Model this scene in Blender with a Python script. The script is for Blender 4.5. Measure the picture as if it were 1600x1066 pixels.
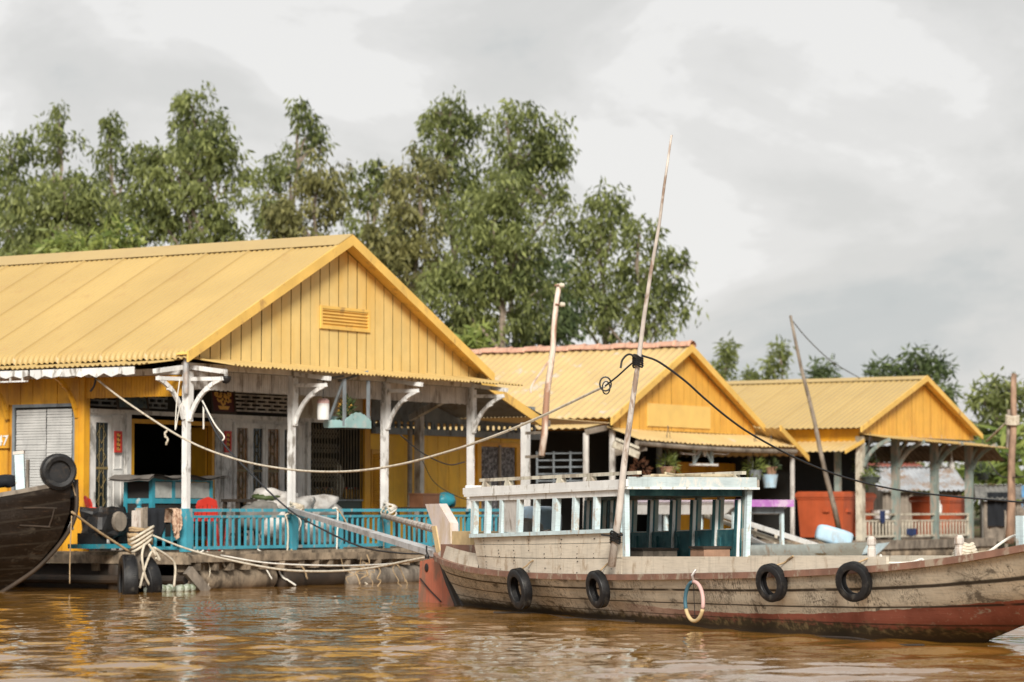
import bpy, bmesh, math, random
import numpy as np
from mathutils import Vector, Matrix, Quaternion
random.seed(7); RNG = np.random.default_rng(7)
for o in list(bpy.data.objects): bpy.data.objects.remove(o)
SC = bpy.context.scene; COL = SC.collection
R = math.radians
# ------------------------------------------------------------------ camera
CAMH = 1.25; FPX = 4444.0; PITCH = math.atan((796-533)/FPX)
cam = bpy.data.cameras.new('camera'); camo = bpy.data.objects.new('camera', cam); COL.objects.link(camo)
camo.location = (0, 0, CAMH); camo.rotation_euler = (R(90)+PITCH, 0, 0)
cam.sensor_width = 36; cam.lens = 36*FPX/1600; cam.clip_start = .5; cam.clip_end = 3000
cam.dof.use_dof = True; cam.dof.focus_distance = 31; cam.dof.aperture_fstop = 2.4
SC.camera = camo
SC.render.resolution_x = 1024; SC.render.resolution_y = 682
# ------------------------------------------------------------------ sky and sun
SUN_EL = R(29); SUN_AZ = R(177)          # azimuth from +Y clockwise: behind the camera
w = bpy.data.worlds.new('World'); SC.world = w; w.use_nodes = True
nt = w.node_tree; nt.nodes.clear(); N = nt.nodes.new; L = nt.links.new
out = N('ShaderNodeOutputWorld'); mixs = N('ShaderNodeMixShader')
sky = N('ShaderNodeTexSky'); sky.sky_type = 'NISHITA'; sky.sun_disc = False
sky.sun_elevation = SUN_EL; sky.sun_rotation = SUN_AZ; sky.air_density = 1.2; sky.dust_density = 2
bg1 = N('ShaderNodeBackground'); bg1.inputs[1].default_value = .10; L(sky.outputs[0], bg1.inputs[0])
tc = N('ShaderNodeTexCoord'); sep = N('ShaderNodeSeparateXYZ'); L(tc.outputs['Generated'], sep.inputs[0])
mp = N('ShaderNodeMapping'); mp.inputs['Scale'].default_value = (1, 1, 1.7); mp.inputs['Location'].default_value = (8.1, 1.5, 2.2)
L(tc.outputs['Generated'], mp.inputs[0])
n1 = N('ShaderNodeTexNoise'); n1.inputs['Scale'].default_value = 6.5; n1.inputs['Detail'].default_value = 9; n1.inputs['Roughness'].default_value = .52; n1.inputs['Distortion'].default_value = .55
L(mp.outputs[0], n1.inputs[0])
n2 = N('ShaderNodeTexNoise'); n2.inputs['Scale'].default_value = 2.6; n2.inputs['Detail'].default_value = 3; L(mp.outputs[0], n2.inputs[0])
def mth(op, a, b=None, c=None, tree=None):
    T = tree or nt; m = T.nodes.new('ShaderNodeMath'); m.operation = op
    for i, v in enumerate((a, b, c)):
        if v is None: continue
        if isinstance(v, (int, float)): m.inputs[i].default_value = v
        else: T.links.new(v, m.inputs[i])
    return m.outputs[0]
n3 = N('ShaderNodeTexNoise'); n3.inputs['Scale'].default_value = 16; n3.inputs['Detail'].default_value = 8; n3.inputs['Roughness'].default_value = .6; L(mp.outputs[0], n3.inputs[0])
cl = mth('ADD', mth('MULTIPLY', n1.outputs[0], 1.05), mth('ADD', mth('MULTIPLY', n2.outputs[0], .5), mth('MULTIPLY', n3.outputs[0], .30)))
cl = mth('ADD', cl, mth('MULTIPLY', sep.outputs[0], -.42))      # the bank of cloud is darker towards the right
cl = mth('ADD', cl, mth('SUBTRACT', mth('MULTIPLY', mth('MINIMUM', sep.outputs[2], .25), .55), .075))
ramp = N('ShaderNodeValToRGB'); L(cl, ramp.inputs[0]); ramp.color_ramp.interpolation = 'EASE'
ramp.color_ramp.elements[0].position = .54; ramp.color_ramp.elements[0].color = (.50, .545, .555, 1)
ramp.color_ramp.elements[1].position = 1.10; ramp.color_ramp.elements[1].color = (.93, .92, .905, 1)
for ps, c_ in ((.74, (.635, .655, .655, 1)), (.86, (.755, .75, .735, 1)), (.96, (.845, .835, .82, 1))): e = ramp.color_ramp.elements.new(ps); e.color = c_
up = mth('MAXIMUM', sep.outputs[2], 0)
gain = mth('ADD', mth('MULTIPLY', up, -.15), .80)               # thin bright cloud low down, thicker overhead
bg2 = N('ShaderNodeBackground'); L(ramp.outputs[0], bg2.inputs[0]); L(gain, bg2.inputs[1])
mixs.inputs[0].default_value = .96
L(bg1.outputs[0], mixs.inputs[1]); L(bg2.outputs[0], mixs.inputs[2]); L(mixs.outputs[0], out.inputs[0])
sl = bpy.data.lights.new('sun', 'SUN'); sl.energy = 3.95; sl.angle = R(15); sl.color = (1, .94, .85)
so = bpy.data.objects.new('sun', sl); COL.objects.link(so)
sd = Vector((math.sin(SUN_AZ)*math.cos(SUN_EL), math.cos(SUN_AZ)*math.cos(SUN_EL), math.sin(SUN_EL)))
so.rotation_euler = sd.to_track_quat('Z', 'Y').to_euler(); so.location = (0, 0, 40)
SC.view_settings.view_transform = 'Standard'; SC.view_settings.look = 'None'
SC.view_settings.exposure = 0.25; SC.view_settings.gamma = 1
# ------------------------------------------------------------------ helpers
_fw = Vector((0, math.cos(PITCH), math.sin(PITCH))); _up = Vector((0, -math.sin(PITCH), math.cos(PITCH))); _rt = Vector((1, 0, 0))
CAM0 = Vector((0, 0, CAMH))
def ray(px, py): return _fw + _rt*((px-800)/FPX) - _up*((py-533)/FPX)
def at(px, py, Y): d = ray(px, py); return CAM0 + d*(Y/d.y)
class Frame:
    def __init__(s, o, deg):
        a = R(deg); s.a = a; s.o = Vector(o); s.u = Vector((math.cos(a), math.sin(a), 0)); s.v = Vector((-math.sin(a), math.cos(a), 0))
    def w(s, x, y, z): return s.o + s.u*x + s.v*y + Vector((0, 0, z))
    def loc(s, P): d = P-s.o; return Vector((d.dot(s.u), d.dot(s.v), d.z))
    def fy(s, px, py, y):
        d = ray(px, py); p = s.w(0, y, 0); return s.loc(CAM0 + d*((p-CAM0).dot(s.v)/d.dot(s.v)))
    def fx(s, px, py, x):
        d = ray(px, py); p = s.w(x, 0, 0); return s.loc(CAM0 + d*((p-CAM0).dot(s.u)/d.dot(s.u)))
    def xy(s, px, y): return s.fy(px, 720, y).x
H1 = Frame((-5.082, 44.4, 0), 57.3); H2 = Frame((2.326, 66, 0), 57.3); H3 = Frame((8.931, 73, 0), 57.3); BT = Frame((-.63, 37.24, 0), -64)

class MB:
    """collects faces; build() links them as ONE mesh object"""
    def __init__(s): s.v = []; s.f = []; s.uv = []
    def add(s, vs, fs):
        b = len(s.v); s.v += [tuple(v) for v in vs]; s.f += [tuple(i+b for i in f) for f in fs]; return s
    def box(s, x0, x1, y0, y1, z0, z1, jit=0):
        vs = [Vector((x, y, z)) for z in (z0, z1) for y in (y0, y1) for x in (x0, x1)]
        if jit: vs = [v+Vector([random.uniform(-jit, jit) for _ in range(3)]) for v in vs]
        return s.add(vs, [(0,2,3,1),(4,5,7,6),(0,1,5,4),(2,6,7,3),(0,4,6,2),(1,3,7,5)])
    def bar(s, p0, p1, w, h, up=(0,0,1), w1=None, h1=None):
        p0 = Vector(p0); p1 = Vector(p1); d = (p1-p0).normalized(); u = Vector(up)
        a = d.cross(u)
        if a.length < 1e-4: a = d.cross(Vector((0,1,0)))
        a.normalize(); b = a.cross(d).normalized(); w1 = w if w1 is None else w1; h1 = h if h1 is None else h1
        vs = []
        for p, ww, hh in ((p0, w, h), (p1, w1, h1)):
            for i, j in ((-1,-1),(1,-1),(1,1),(-1,1)): vs.append(p+a*(i*ww/2)+b*(j*hh/2))
        return s.add(vs, [(0,1,2,3),(7,6,5,4),(0,4,5,1),(1,5,6,2),(2,6,7,3),(3,7,4,0)])
    def tube(s, pts, r, n=6, closed=False, caps=True):
        pts = [Vector(p) for p in pts]; m = len(pts); rs = r if isinstance(r, (list, tuple)) else [r]*m
        b = len(s.v); prev = None
        for i, p in enumerate(pts):
            if closed: d = pts[(i+1) % m]-pts[i-1]
            else: d = pts[min(i+1, m-1)]-pts[max(i-1, 0)]
            if d.length < 1e-9: d = Vector((0,0,1))
            d.normalize()
            if prev is None: a = d.orthogonal().normalized()
            else:
                a = prev-d*prev.dot(d)
                a = a.normalized() if a.length > 1e-6 else d.orthogonal().normalized()
            prev = a; c = d.cross(a)
            for k in range(n):
                t = 2*math.pi*k/n; s.v.append(tuple(p+(a*math.cos(t)+c*math.sin(t))*rs[i]))
        for i in range(m if closed else m-1):
            j = (i+1) % m
            for k in range(n):
                k2 = (k+1) % n; s.f.append((b+i*n+k, b+i*n+k2, b+j*n+k2, b+j*n+k))
        if caps and not closed:
            s.f.append(tuple(b+k for k in reversed(range(n)))); s.f.append(tuple(b+(m-1)*n+k for k in range(n)))
        return s
    def lathe(s, prof, n=20, M=None, closed=False):
        """prof: list of (r, z); turned about Z, then moved by M"""
        b = len(s.v); m = len(prof); M = M or Matrix()
        for r, z in prof:
            for k in range(n):
                t = 2*math.pi*k/n; s.v.append(tuple(M @ Vector((r*math.cos(t), r*math.sin(t), z))))
        for i in range(m if closed else m-1):
            j = (i+1) % m
            for k in range(n):
                k2 = (k+1) % n; s.f.append((b+i*n+k, b+i*n+k2, b+j*n+k2, b+j*n+k))
        if not closed:
            s.f.append(tuple(b+k for k in reversed(range(n)))); s.f.append(tuple(b+(m-1)*n+k for k in range(n)))
        return s
    def prism(s, pts, ext):
        """flat polygon pts (3D) pushed by vector ext"""
        n = len(pts); e = Vector(ext); vs = [Vector(p) for p in pts]; vs += [v+e for v in vs]
        return s.add(vs, [tuple(range(n)), tuple(reversed(range(n, 2*n)))]+[(i, i+n, (i+1) % n+n, (i+1) % n) for i in range(n)])
    def grid(s, P):
        """P[i][j] points"""
        b = len(s.v); n = len(P); m = len(P[0])
        for row in P: s.v += [tuple(p) for p in row]
        for i in range(n-1):
            for j in range(m-1): s.f.append((b+i*m+j, b+i*m+j+1, b+(i+1)*m+j+1, b+(i+1)*m+j))
        return s
    def blob(s, c, r, n=14, m=9, amp=.12, fr=2.5, seed=0, sq=1.0):
        """lumpy closed body (sack, cloth bundle, plant pot ball)"""
        from mathutils import noise
        c = Vector(c); b = len(s.v)
        for i in range(m+1):
            ph = -math.pi/2+math.pi*i/m
            for k in range(n):
                t = 2*math.pi*k/n
                f = lambda q: math.copysign(abs(q)**sq, q)
                d = Vector((f(math.cos(ph)*math.cos(t)), f(math.cos(ph)*math.sin(t)), f(math.sin(ph))))
                q = 1+amp*noise.noise(d*fr+Vector((seed*3.1, seed*1.7, seed)))
                s.v.append(tuple(c+Vector((d.x*r[0], d.y*r[1], d.z*r[2]))*q))
        for i in range(m):
            for k in range(n):
                k2 = (k+1) % n; s.f.append((b+i*n+k, b+i*n+k2, b+(i+1)*n+k2, b+(i+1)*n+k))
        return s
    def build(s, name, mat, parent=None, loc=None, smooth=False, rotz=0, fix=True):
        me = bpy.data.meshes.new(name); me.from_pydata(s.v, [], s.f)
        if fix:
            bm = bmesh.new(); bm.from_mesh(me); bmesh.ops.recalc_face_normals(bm, faces=bm.faces); bm.to_mesh(me); bm.free()
        me.materials.append(mat)
        if smooth: me.polygons.foreach_set('use_smooth', [True]*len(me.polygons))
        o = bpy.data.objects.new(name, me); COL.objects.link(o)
        if parent: o.parent = parent
        if loc is not None: o.location = loc
        if rotz: o.rotation_euler.z = rotz
        return o
def tag(o, label=None, cat=None, group=None, kind=None):
    if label: o['label'] = label
    if cat: o['category'] = cat
    if group: o['group'] = group
    if kind: o['kind'] = kind
    return o
def thing(name, label, cat, loc=(0,0,0), rotz=0, group=None):
    o = bpy.data.objects.new(name, None); COL.objects.link(o); o.empty_display_size = .2
    o.location = loc; o.rotation_euler.z = rotz; return tag(o, label, cat, group)
def world_mb(mb):
    """re-bases a mesh given in world coordinates on its lowest point; returns its location"""
    zs = min(v[2] for v in mb.v); p = min(mb.v, key=lambda v: v[2]); b = Vector((p[0], p[1], zs))
    mb.v = [tuple(Vector(v)-b) for v in mb.v]; return b
def one(name, mb, mat, label, cat, group=None, smooth=False, frame=None):
    """a thing that is a single mesh, given in world (or frame) coordinates"""
    if frame: mb.v = [tuple(frame.w(*v)) for v in mb.v]
    b = world_mb(mb); return tag(mb.build(name, mat, loc=b, smooth=smooth), label, cat, group)
def copy_thing(o, loc, rotz=None, label=None):
    r = o.copy(); COL.objects.link(r); r.location = loc
    if rotz is not None: r.rotation_euler.z = rotz
    if label: r['label'] = label
    for ch in list(o.children):
        c = ch.copy(); COL.objects.link(c); c.parent = r
        for g in list(ch.children): d = g.copy(); COL.objects.link(d); d.parent = c
    return r
def share(o, loc, parent=None):
    c = o.copy(); COL.objects.link(c); c.location = loc
    if parent: c.parent = parent
    return c
def spline(pts, n=8):
    P = [Vector(p) for p in pts]; P = [P[0]*2-P[1]]+P+[P[-1]*2-P[-2]]; res = []
    for i in range(1, len(P)-2):
        for k in range(n):
            t = k/n; a, b, c, d = P[i-1], P[i], P[i+1], P[i+2]
            res.append(.5*((2*b)+(c-a)*t+(2*a-5*b+4*c-d)*t*t+(3*b-a-3*c+d)*t**3))
    res.append(P[-2]); return res
def rope_mb(pts, r, n=6, sub=8, wob=0):
    q = spline(pts, sub)
    if wob: q = [p+Vector([random.uniform(-wob, wob) for _ in range(3)]) for p in q]
    return MB().tube(q, r, n)
def bez(a, b, c, n=8):
    a, b, c = Vector(a), Vector(b), Vector(c); return [a*(1-t)**2+b*2*t*(1-t)+c*t*t for t in [i/n for i in range(n+1)]]
# ------------------------------------------------------------------ materials
MATS = {}
def newmat(name):
    m = bpy.data.materials.new(name); m.use_nodes = True; t = m.node_tree; t.nodes.clear()
    o = t.nodes.new('ShaderNodeOutputMaterial'); p = t.nodes.new('ShaderNodeBsdfPrincipled'); t.links.new(p.outputs[0], o.inputs[0]); MATS[name] = m
    return m, t, p
def noise(t, vec, scale, detail=5, rough=.55, dist=0):
    n = t.nodes.new('ShaderNodeTexNoise'); n.inputs['Scale'].default_value = scale; n.inputs['Detail'].default_value = detail
    n.inputs['Roughness'].default_value = rough; n.inputs['Distortion'].default_value = dist
    if vec: t.links.new(vec, n.inputs['Vector'])
    return n.outputs[0]
def mapping(t, src, scale=(1,1,1), loc=(0,0,0), rot=(0,0,0)):
    m = t.nodes.new('ShaderNodeMapping'); m.inputs['Scale'].default_value = scale; m.inputs['Location'].default_value = loc; m.inputs['Rotation'].default_value = rot
    t.links.new(src, m.inputs[0]); return m.outputs[0]
def step(t, v, a, b):
    m = t.nodes.new('ShaderNodeMapRange'); m.interpolation_type = 'SMOOTHSTEP'
    m.inputs[1].default_value = a; m.inputs[2].default_value = b; t.links.new(v, m.inputs[0]); return m.outputs[0]
def mixc(t, f, a, b, mode='MIX'):
    m = t.nodes.new('ShaderNodeMix'); m.data_type = 'RGBA'; m.blend_type = mode
    for i, v in ((0, f), (6, a), (7, b)):
        if isinstance(v, (int, float)): m.inputs[i].default_value = v
        elif isinstance(v, tuple): m.inputs[i].default_value = (*v, 1) if len(v) == 3 else v
        else: t.links.new(v, m.inputs[i])
    return m.outputs[2]
def bump(t, p, h, strength=.3, dist=.01):
    b = t.nodes.new('ShaderNodeBump'); b.inputs['Strength'].default_value = strength; b.inputs['Distance'].default_value = dist
    t.links.new(h, b.inputs['Height']); t.links.new(b.outputs[0], p.inputs['Normal'])
def paint(name, c, rough=.5, var=.25, vs=2.5, dirt=None, damt=.5, ds=2.0, sharp=.12, zst=.35, streaks=.25, bmp=.25, bs=30, metal=0, spec=.4, grain=None):
    """painted / weathered surface: tone patches, rain streaks, dirt or bare wood showing in ragged spots"""
    m, t, p = newmat(name); co = t.nodes.new('ShaderNodeTexCoord').outputs['Object']
    c = tuple(c); dk = tuple(x*(1-var) for x in c); lt = tuple(min(1, x*(1+var*.5)) for x in c)
    n1 = noise(t, co, vs, 6); col = mixc(t, step(t, n1, .3, .7), dk, lt)
    if streaks:
        st = noise(t, mapping(t, co, (9, 9, .5)), 2.2, 4); col = mixc(t, mth('MULTIPLY', step(t, st, .52, .78), streaks, tree=t), col, tuple(x*.45 for x in c))
    if grain:
        g = noise(t, mapping(t, co, grain), 3, 5, .65); col = mixc(t, mth('MULTIPLY', step(t, g, .45, .75), .45, tree=t), col, tuple(x*.5 for x in c))
    if dirt:
        d = noise(t, mapping(t, co, (1, 1, zst), (3, 1, 2)), ds, 8, .68, .3); th = 1-damt
        col = mixc(t, step(t, d, .30+.4*th-sharp, .30+.4*th+sharp), col, tuple(dirt))
    t.links.new(col, p.inputs['Base Color']); p.inputs['Metallic'].default_value = metal
    p.inputs['Specular IOR Level'].default_value = spec
    rr = t.nodes.new('ShaderNodeMapRange'); rr.inputs[3].default_value = max(.05, rough-.12); rr.inputs[4].default_value = min(1, rough+.15); t.links.new(n1, rr.inputs[0]); t.links.new(rr.outputs[0], p.inputs['Roughness'])
    if bmp: bump(t, p, noise(t, co, bs, 4), bmp, .006)
    return m
YR = paint('yellow roof paint', (.555,.395,.155), .42, .06, .7, (.50,.34,.14), .16, 2.5, .10, .25, .10, .06, 25)
YR = paint('yellow roof paint', (.50,.355,.138), .42, .06, .7, (.45,.30,.12), .16, 2.5, .10, .25, .10, .06, 25)
def lapped(base, name, pitch, y0, dark):
    m = base.copy(); m.name = name; t = m.node_tree; p = [n for n in t.nodes if n.type == 'BSDF_PRINCIPLED'][0]; src = p.inputs['Base Color'].links[0].from_socket
    co = t.nodes.new('ShaderNodeTexCoord').outputs['Object']; sx = t.nodes.new('ShaderNodeSeparateXYZ'); t.links.new(co, sx.inputs[0]); q = mth('DIVIDE', mth('SUBTRACT', sx.outputs[1], y0, tree=t), pitch, tree=t)
    wn = t.nodes.new('ShaderNodeTexWhiteNoise'); wn.noise_dimensions = '1D'; t.links.new(mth('FLOOR', q, tree=t), wn.inputs['W'])
    col = mixc(t, mth('MULTIPLY', wn.outputs[0], .13, tree=t), src, dark); fr = mth('FRACT', q, tree=t); ln = mth('LESS_THAN', fr, .020, tree=t); br = step(t, noise(t, mapping(t, co, (.6, .1, .6)), 1.4, 4), .2, .45)
    # screw rows across the slope
    col = mixc(t, mth('MULTIPLY', mth('MULTIPLY', ln, br, tree=t), .5, tree=t), col, dark); t.links.new(col, p.inputs['Base Color']); return m
YRL = lapped(YR, 'lapped yellow roof sheets', .92, -.3, (.30,.19,.065)); YR3 = lapped(YR, 'lapped far roof sheets', 1.28, -.25, (.30,.19,.06))
YR2 = paint('old yellow roof paint', (.58,.42,.19), .45, .10, 1.1, (.52,.46,.38), .18, 2.2, .05, 1, .16, .1, 25)
YGP = paint('pale yellow board paint', (.77,.56,.22), .5, .10, 2.0, (.74,.46,.12), .35, 1.2, .2, .3, .15, .2, 30)
YG = paint('yellow board paint', (.80,.44,.08), .5, .12, 2.0, (.66,.33,.06), .32, 2.0, .15, .3, .18, .2, 30)
YB = paint('yellow trim paint', (.80,.51,.13), .5, .12, 2.0, (.50,.30,.10), .22, 3.0, .06, .6, .1, .2, 30)
OW = paint('orange yellow wall paint', (.72,.36,.022), .5, .18, 1.6, (.45,.21,.03), .35, 2.2, .15, .3, .3, .2, 30)
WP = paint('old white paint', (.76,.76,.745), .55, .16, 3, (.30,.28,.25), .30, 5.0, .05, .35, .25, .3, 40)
WPB = paint('white cabin paint', (.78,.79,.77), .5, .10, 4, (.45,.43,.38), .27, 8, .05, .5, .12, .3, 40)
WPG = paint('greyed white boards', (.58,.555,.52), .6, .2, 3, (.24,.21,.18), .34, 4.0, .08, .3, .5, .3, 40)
DOORW = paint('grey white door paint', (.70,.69,.66), .5, .18, 3, (.25,.24,.22), .3, 4.0, .08, .5, .3, .2, 40)
GREYP = paint('blue grey paint', (.22,.25,.27), .55, .2, 3, (.1,.1,.1), .25, 4, .1, .4, .3, .2)
TEAL = paint('turquoise rail paint', (.06,.315,.41), .42, .18, 3, (.30,.34,.33), .26, 6, .04, .4, .2, .2)
TEALD = paint('turquoise cabinet paint', (.03,.26,.34), .4, .2, 3, (.12,.2,.2), .3, 5, .06, .5, .2, .15)
LBLUE = paint('pale blue worn paint', (.60,.73,.76), .5, .15, 4, (.46,.42,.36), .28, 7, .04, .5, .35, .3, grain=(2,2,30))
SAGE = paint('sage green worn paint', (.22,.275,.25), .6, .2, 4, (.33,.29,.24), .42, 5, .06, .4, .3, .3)
CREAM = paint('cream worn paint', (.56,.52,.42), .6, .2, 4, (.30,.25,.19), .36, 6, .06, .4, .4, .3)
WOODG = paint('grey weathered wood', (.30,.255,.205), .8, .3, 3, (.12,.1,.08), .38, 4, .1, .4, .4, .5, 40, grain=(1,1,14))
WOODD = paint('dark wet wood', (.055,.038,.026), .6, .35, 3, (.03,.025,.02), .4, 3, .12, .5, .3, .4, 40)
WOODB = paint('brown deck timber', (.37,.29,.205), .8, .3, 3, (.09,.07,.05), .42, 3, .12, .6, .4, .5, 40, grain=(2,10,2))
POLE = paint('peeling pole paint', (.58,.53,.48), .65, .2, 5, (.30,.22,.17), .38, 7, .05, .25, .3, .3, 40)
POLEP = paint('pinkish bare pole', (.74,.63,.54), .65, .2, 5, (.36,.20,.13), .40, 5, .08, .25, .3, .3, 40)
BAMB = paint('dry bamboo', (.50,.42,.28), .6, .2, 5, (.25,.19,.12), .3, 6, .08, .4, .2, .2)
RED = paint('red plastic', (.62,.045,.03), .35, .1, 3, None, 0, 2, .1, 1, .1, .05)
ORANGE = paint('orange fish bin plastic', (.46,.095,.035), .45, .16, 2, (.38,.10,.05), .3, 2.5, .15, .3, .3, .1)
RUDR = paint('faded red rudder paint', (.52,.165,.095), .6, .18, 3, (.28,.15,.10), .34, 5, .08, .3, .3, .25)
RUST = paint('reddish brown rub rail', (.24,.125,.085), .7, .25, 4, (.34,.27,.2), .32, 6, .06, .6, .2, .4)
BLK = paint('black rubber', (.010,.010,.011), .5, .4, 8, (.05,.046,.04), .22, 9, .08, 1, .0, .4, 60)
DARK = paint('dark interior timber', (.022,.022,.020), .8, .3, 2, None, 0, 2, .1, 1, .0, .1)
DGREEN = paint('dark green grey panel', (.055,.072,.068), .6, .2, 2, None, 0, 2, .1, 1, .1, .1)
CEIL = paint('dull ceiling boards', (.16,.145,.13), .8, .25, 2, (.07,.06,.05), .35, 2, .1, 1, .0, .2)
TIN = paint('galvanised tin', (.48,.50,.52), .4, .2, 2, (.33,.20,.11), .34, 2.0, .1, .5, .3, .1, 20, metal=.3)
TINR = paint('rusty red tin', (.30,.075,.045), .6, .25, 2, (.22,.12,.08), .3, 2, .1, 1, .2, .1)
ROPE = paint('pale nylon rope', (.62,.56,.45), .7, .15, 12, (.38,.31,.22), .3, 14, .1, 1, 0, .4, 90)
ROPEW = paint('white rope', (.74,.71,.64), .7, .1, 12, None, 0, 2, .1, 1, 0, .3, 90)
ROPEB = paint('tan hemp rope', (.42,.30,.17), .8, .2, 12, (.24,.17,.1), .3, 14, .1, 1, 0, .4, 90)
WIRE = paint('black cable', (.02,.022,.026), .5, .2, 8, None, 0, 2, .1, 1, 0, .1)
CLOTHD = paint('charcoal cloth', (.010,.012,.016), .9, .3, 8, None, 0, 2, .1, 1, 0, .4, 60)
CLOTHP = paint('peach patterned cloth', (.60,.42,.30), .9, .3, 14, (.30,.17,.11), .42, 18, .05, 1, 0, .4, 60)
CLOTHB = paint('navy cloth', (.02,.035,.10), .9, .3, 8, None, 0, 2, .1, 1, 0, .4, 60)
SACK = paint('white woven sack', (.60,.58,.55), .8, .15, 6, (.34,.31,.28), .34, 4, .1, 1, 0, .4, 70)
PLAST = paint('pale blue plastic', (.42,.60,.74), .4, .15, 3, (.35,.42,.46), .3, 4, .08, .5, .15, .1)
WHT = paint('white enamel', (.74,.74,.72), .45, .1, 4, (.5,.48,.44), .25, 5, .1, .5, .1, .1)
PURP = paint('purple roof paint', (.42,.16,.46), .5, .2, 3, (.55,.42,.55), .3, 4, .1, 1, .1, .1)
PINK = paint('pink tape', (.62,.40,.37), .6, .1, 8, None, 0, 2, .1, 1, 0, .2)
YTAPE = paint('yellow tape', (.60,.45,.24), .6, .15, 8, None, 0, 2, .1, 1, 0, .2)
BTAPE = paint('blue tape', (.06,.15,.20), .6, .15, 8, None, 0, 2, .1, 1, 0, .2)
GOLD = paint('gold lettering', (.80,.46,.10), .4, .2, 20, None, 0, 2, .1, 1, 0, .1)
MAROON = paint('maroon lacquer', (.10,.018,.014), .4, .2, 4, None, 0, 2, .1, 1, 0, .1)
TERRA = paint('orange clay tile', (.60,.34,.24), .7, .2, 5, (.40,.28,.21), .3, 6, .1, 1, 0, .4)
GLASSD = paint('dark window glass', (.012,.018,.018), .12, .3, 2, None, 0, 2, .1, 1, 0, 0, spec=.6)
AMBERG = paint('amber figured glass', (.20,.09,.015), .2, .5, 6, None, 0, 2, .1, 1, 0, .3, spec=.6)
FROST = paint('frosted pane', (.42,.43,.40), .35, .2, 5, (.26,.26,.24), .3, 4, .12, 1, .2, .1)
GRILLE = paint('brass grille', (.20,.15,.06), .5, .2, 4)
PAPER = paint('white window slats', (.47,.47,.455), .6, .12, 3, (.36,.36,.35), .3, 4, .1, .4, .2, .1)
BOATIN = paint('dark teal inside paint', (.018,.10,.12), .55, .35, 4, (.06,.17,.18), .36, 5, .08, .6, .3, .3)
LACE = paint('grey lace curtain', (.28,.27,.28), .9, .5, 26, (.08,.08,.085), .5, 12, .06, 1, 0, .2)
TARP = paint('grey tarpaulin', (.22,.21,.19), .7, .3, 2, (.10,.1,.09), .35, 2, .12, .5, .3, .3)
TARPB = paint('blue tarpaulin', (.10,.26,.46), .6, .3, 2, (.4,.4,.4), .3, 3, .1, .5, .3, .3)
BARK = paint('eucalyptus bark', (.30,.24,.19), .85, .3, 3, (.14,.11,.09), .4, 3, .12, .3, .2, .5)
STONE = paint('pale float', (.46,.50,.42), .5, .25, 8, (.16,.20,.10), .36, 10, .1, 1, 0, .2)
BROWNC = paint('brown chair wood', (.16,.07,.035), .5, .2, 4)
IRON = paint('dark engine iron', (.013,.013,.014), .5, .4, 6, (.05,.035,.025), .22, 8, .1, 1, 0, .3)
POT = paint('clay pot', (.34,.20,.13), .8, .2, 6)
PATCH = paint('paler yellow patch board', (.82,.55,.17), .5, .08, 2, None, 0, 2, .1, 1, .1, .1)
PICB = paint('faded blue picture', (.06,.10,.13), .3, .6, 9, (.16,.17,.12), .4, 6, .15, 1, 0, 0)
def leafmat(name, c1, c2, c3, tr=.35):
    m, t, p = newmat(name); g = t.nodes.new('ShaderNodeNewGeometry'); co = t.nodes.new('ShaderNodeTexCoord').outputs['Object']
    rp = t.nodes.new('ShaderNodeValToRGB'); t.links.new(g.outputs['Random Per Island'], rp.inputs[0])
    rp.color_ramp.elements[0].color = (*c1, 1); rp.color_ramp.elements[1].color = (*c3, 1); e = rp.color_ramp.elements.new(.62); e.color = (*c2, 1)
    nz = noise(t, co, .55, 3); col = mixc(t, step(t, nz, .35, .68), rp.outputs[0], mixc(t, .5, rp.outputs[0], c3))
    t.links.new(col, p.inputs['Base Color']); p.inputs['Roughness'].default_value = .45; p.inputs['Specular IOR Level'].default_value = .3
    tl = t.nodes.new('ShaderNodeBsdfTranslucent'); t.links.new(col, tl.inputs[0]); mx = t.nodes.new('ShaderNodeMixShader'); mx.inputs[0].default_value = tr
    o = [n for n in t.nodes if n.type == 'OUTPUT_MATERIAL'][0]; t.links.new(p.outputs[0], mx.inputs[1]); t.links.new(tl.outputs[0], mx.inputs[2]); t.links.new(mx.outputs[0], o.inputs[0])
    return m
LF = leafmat('eucalyptus leaves', (.040,.056,.021), (.125,.155,.050), (.38,.42,.15), .45)
LFY = leafmat('yellow green leaves', (.060,.068,.028), (.14,.145,.055), (.38,.36,.14), .40)
LFB = leafmat('bright young leaves', (.09,.14,.03), (.19,.25,.06), (.40,.44,.13))
LFD = leafmat('deep green leaves', (.025,.045,.02), (.06,.09,.036), (.18,.23,.09))
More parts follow.
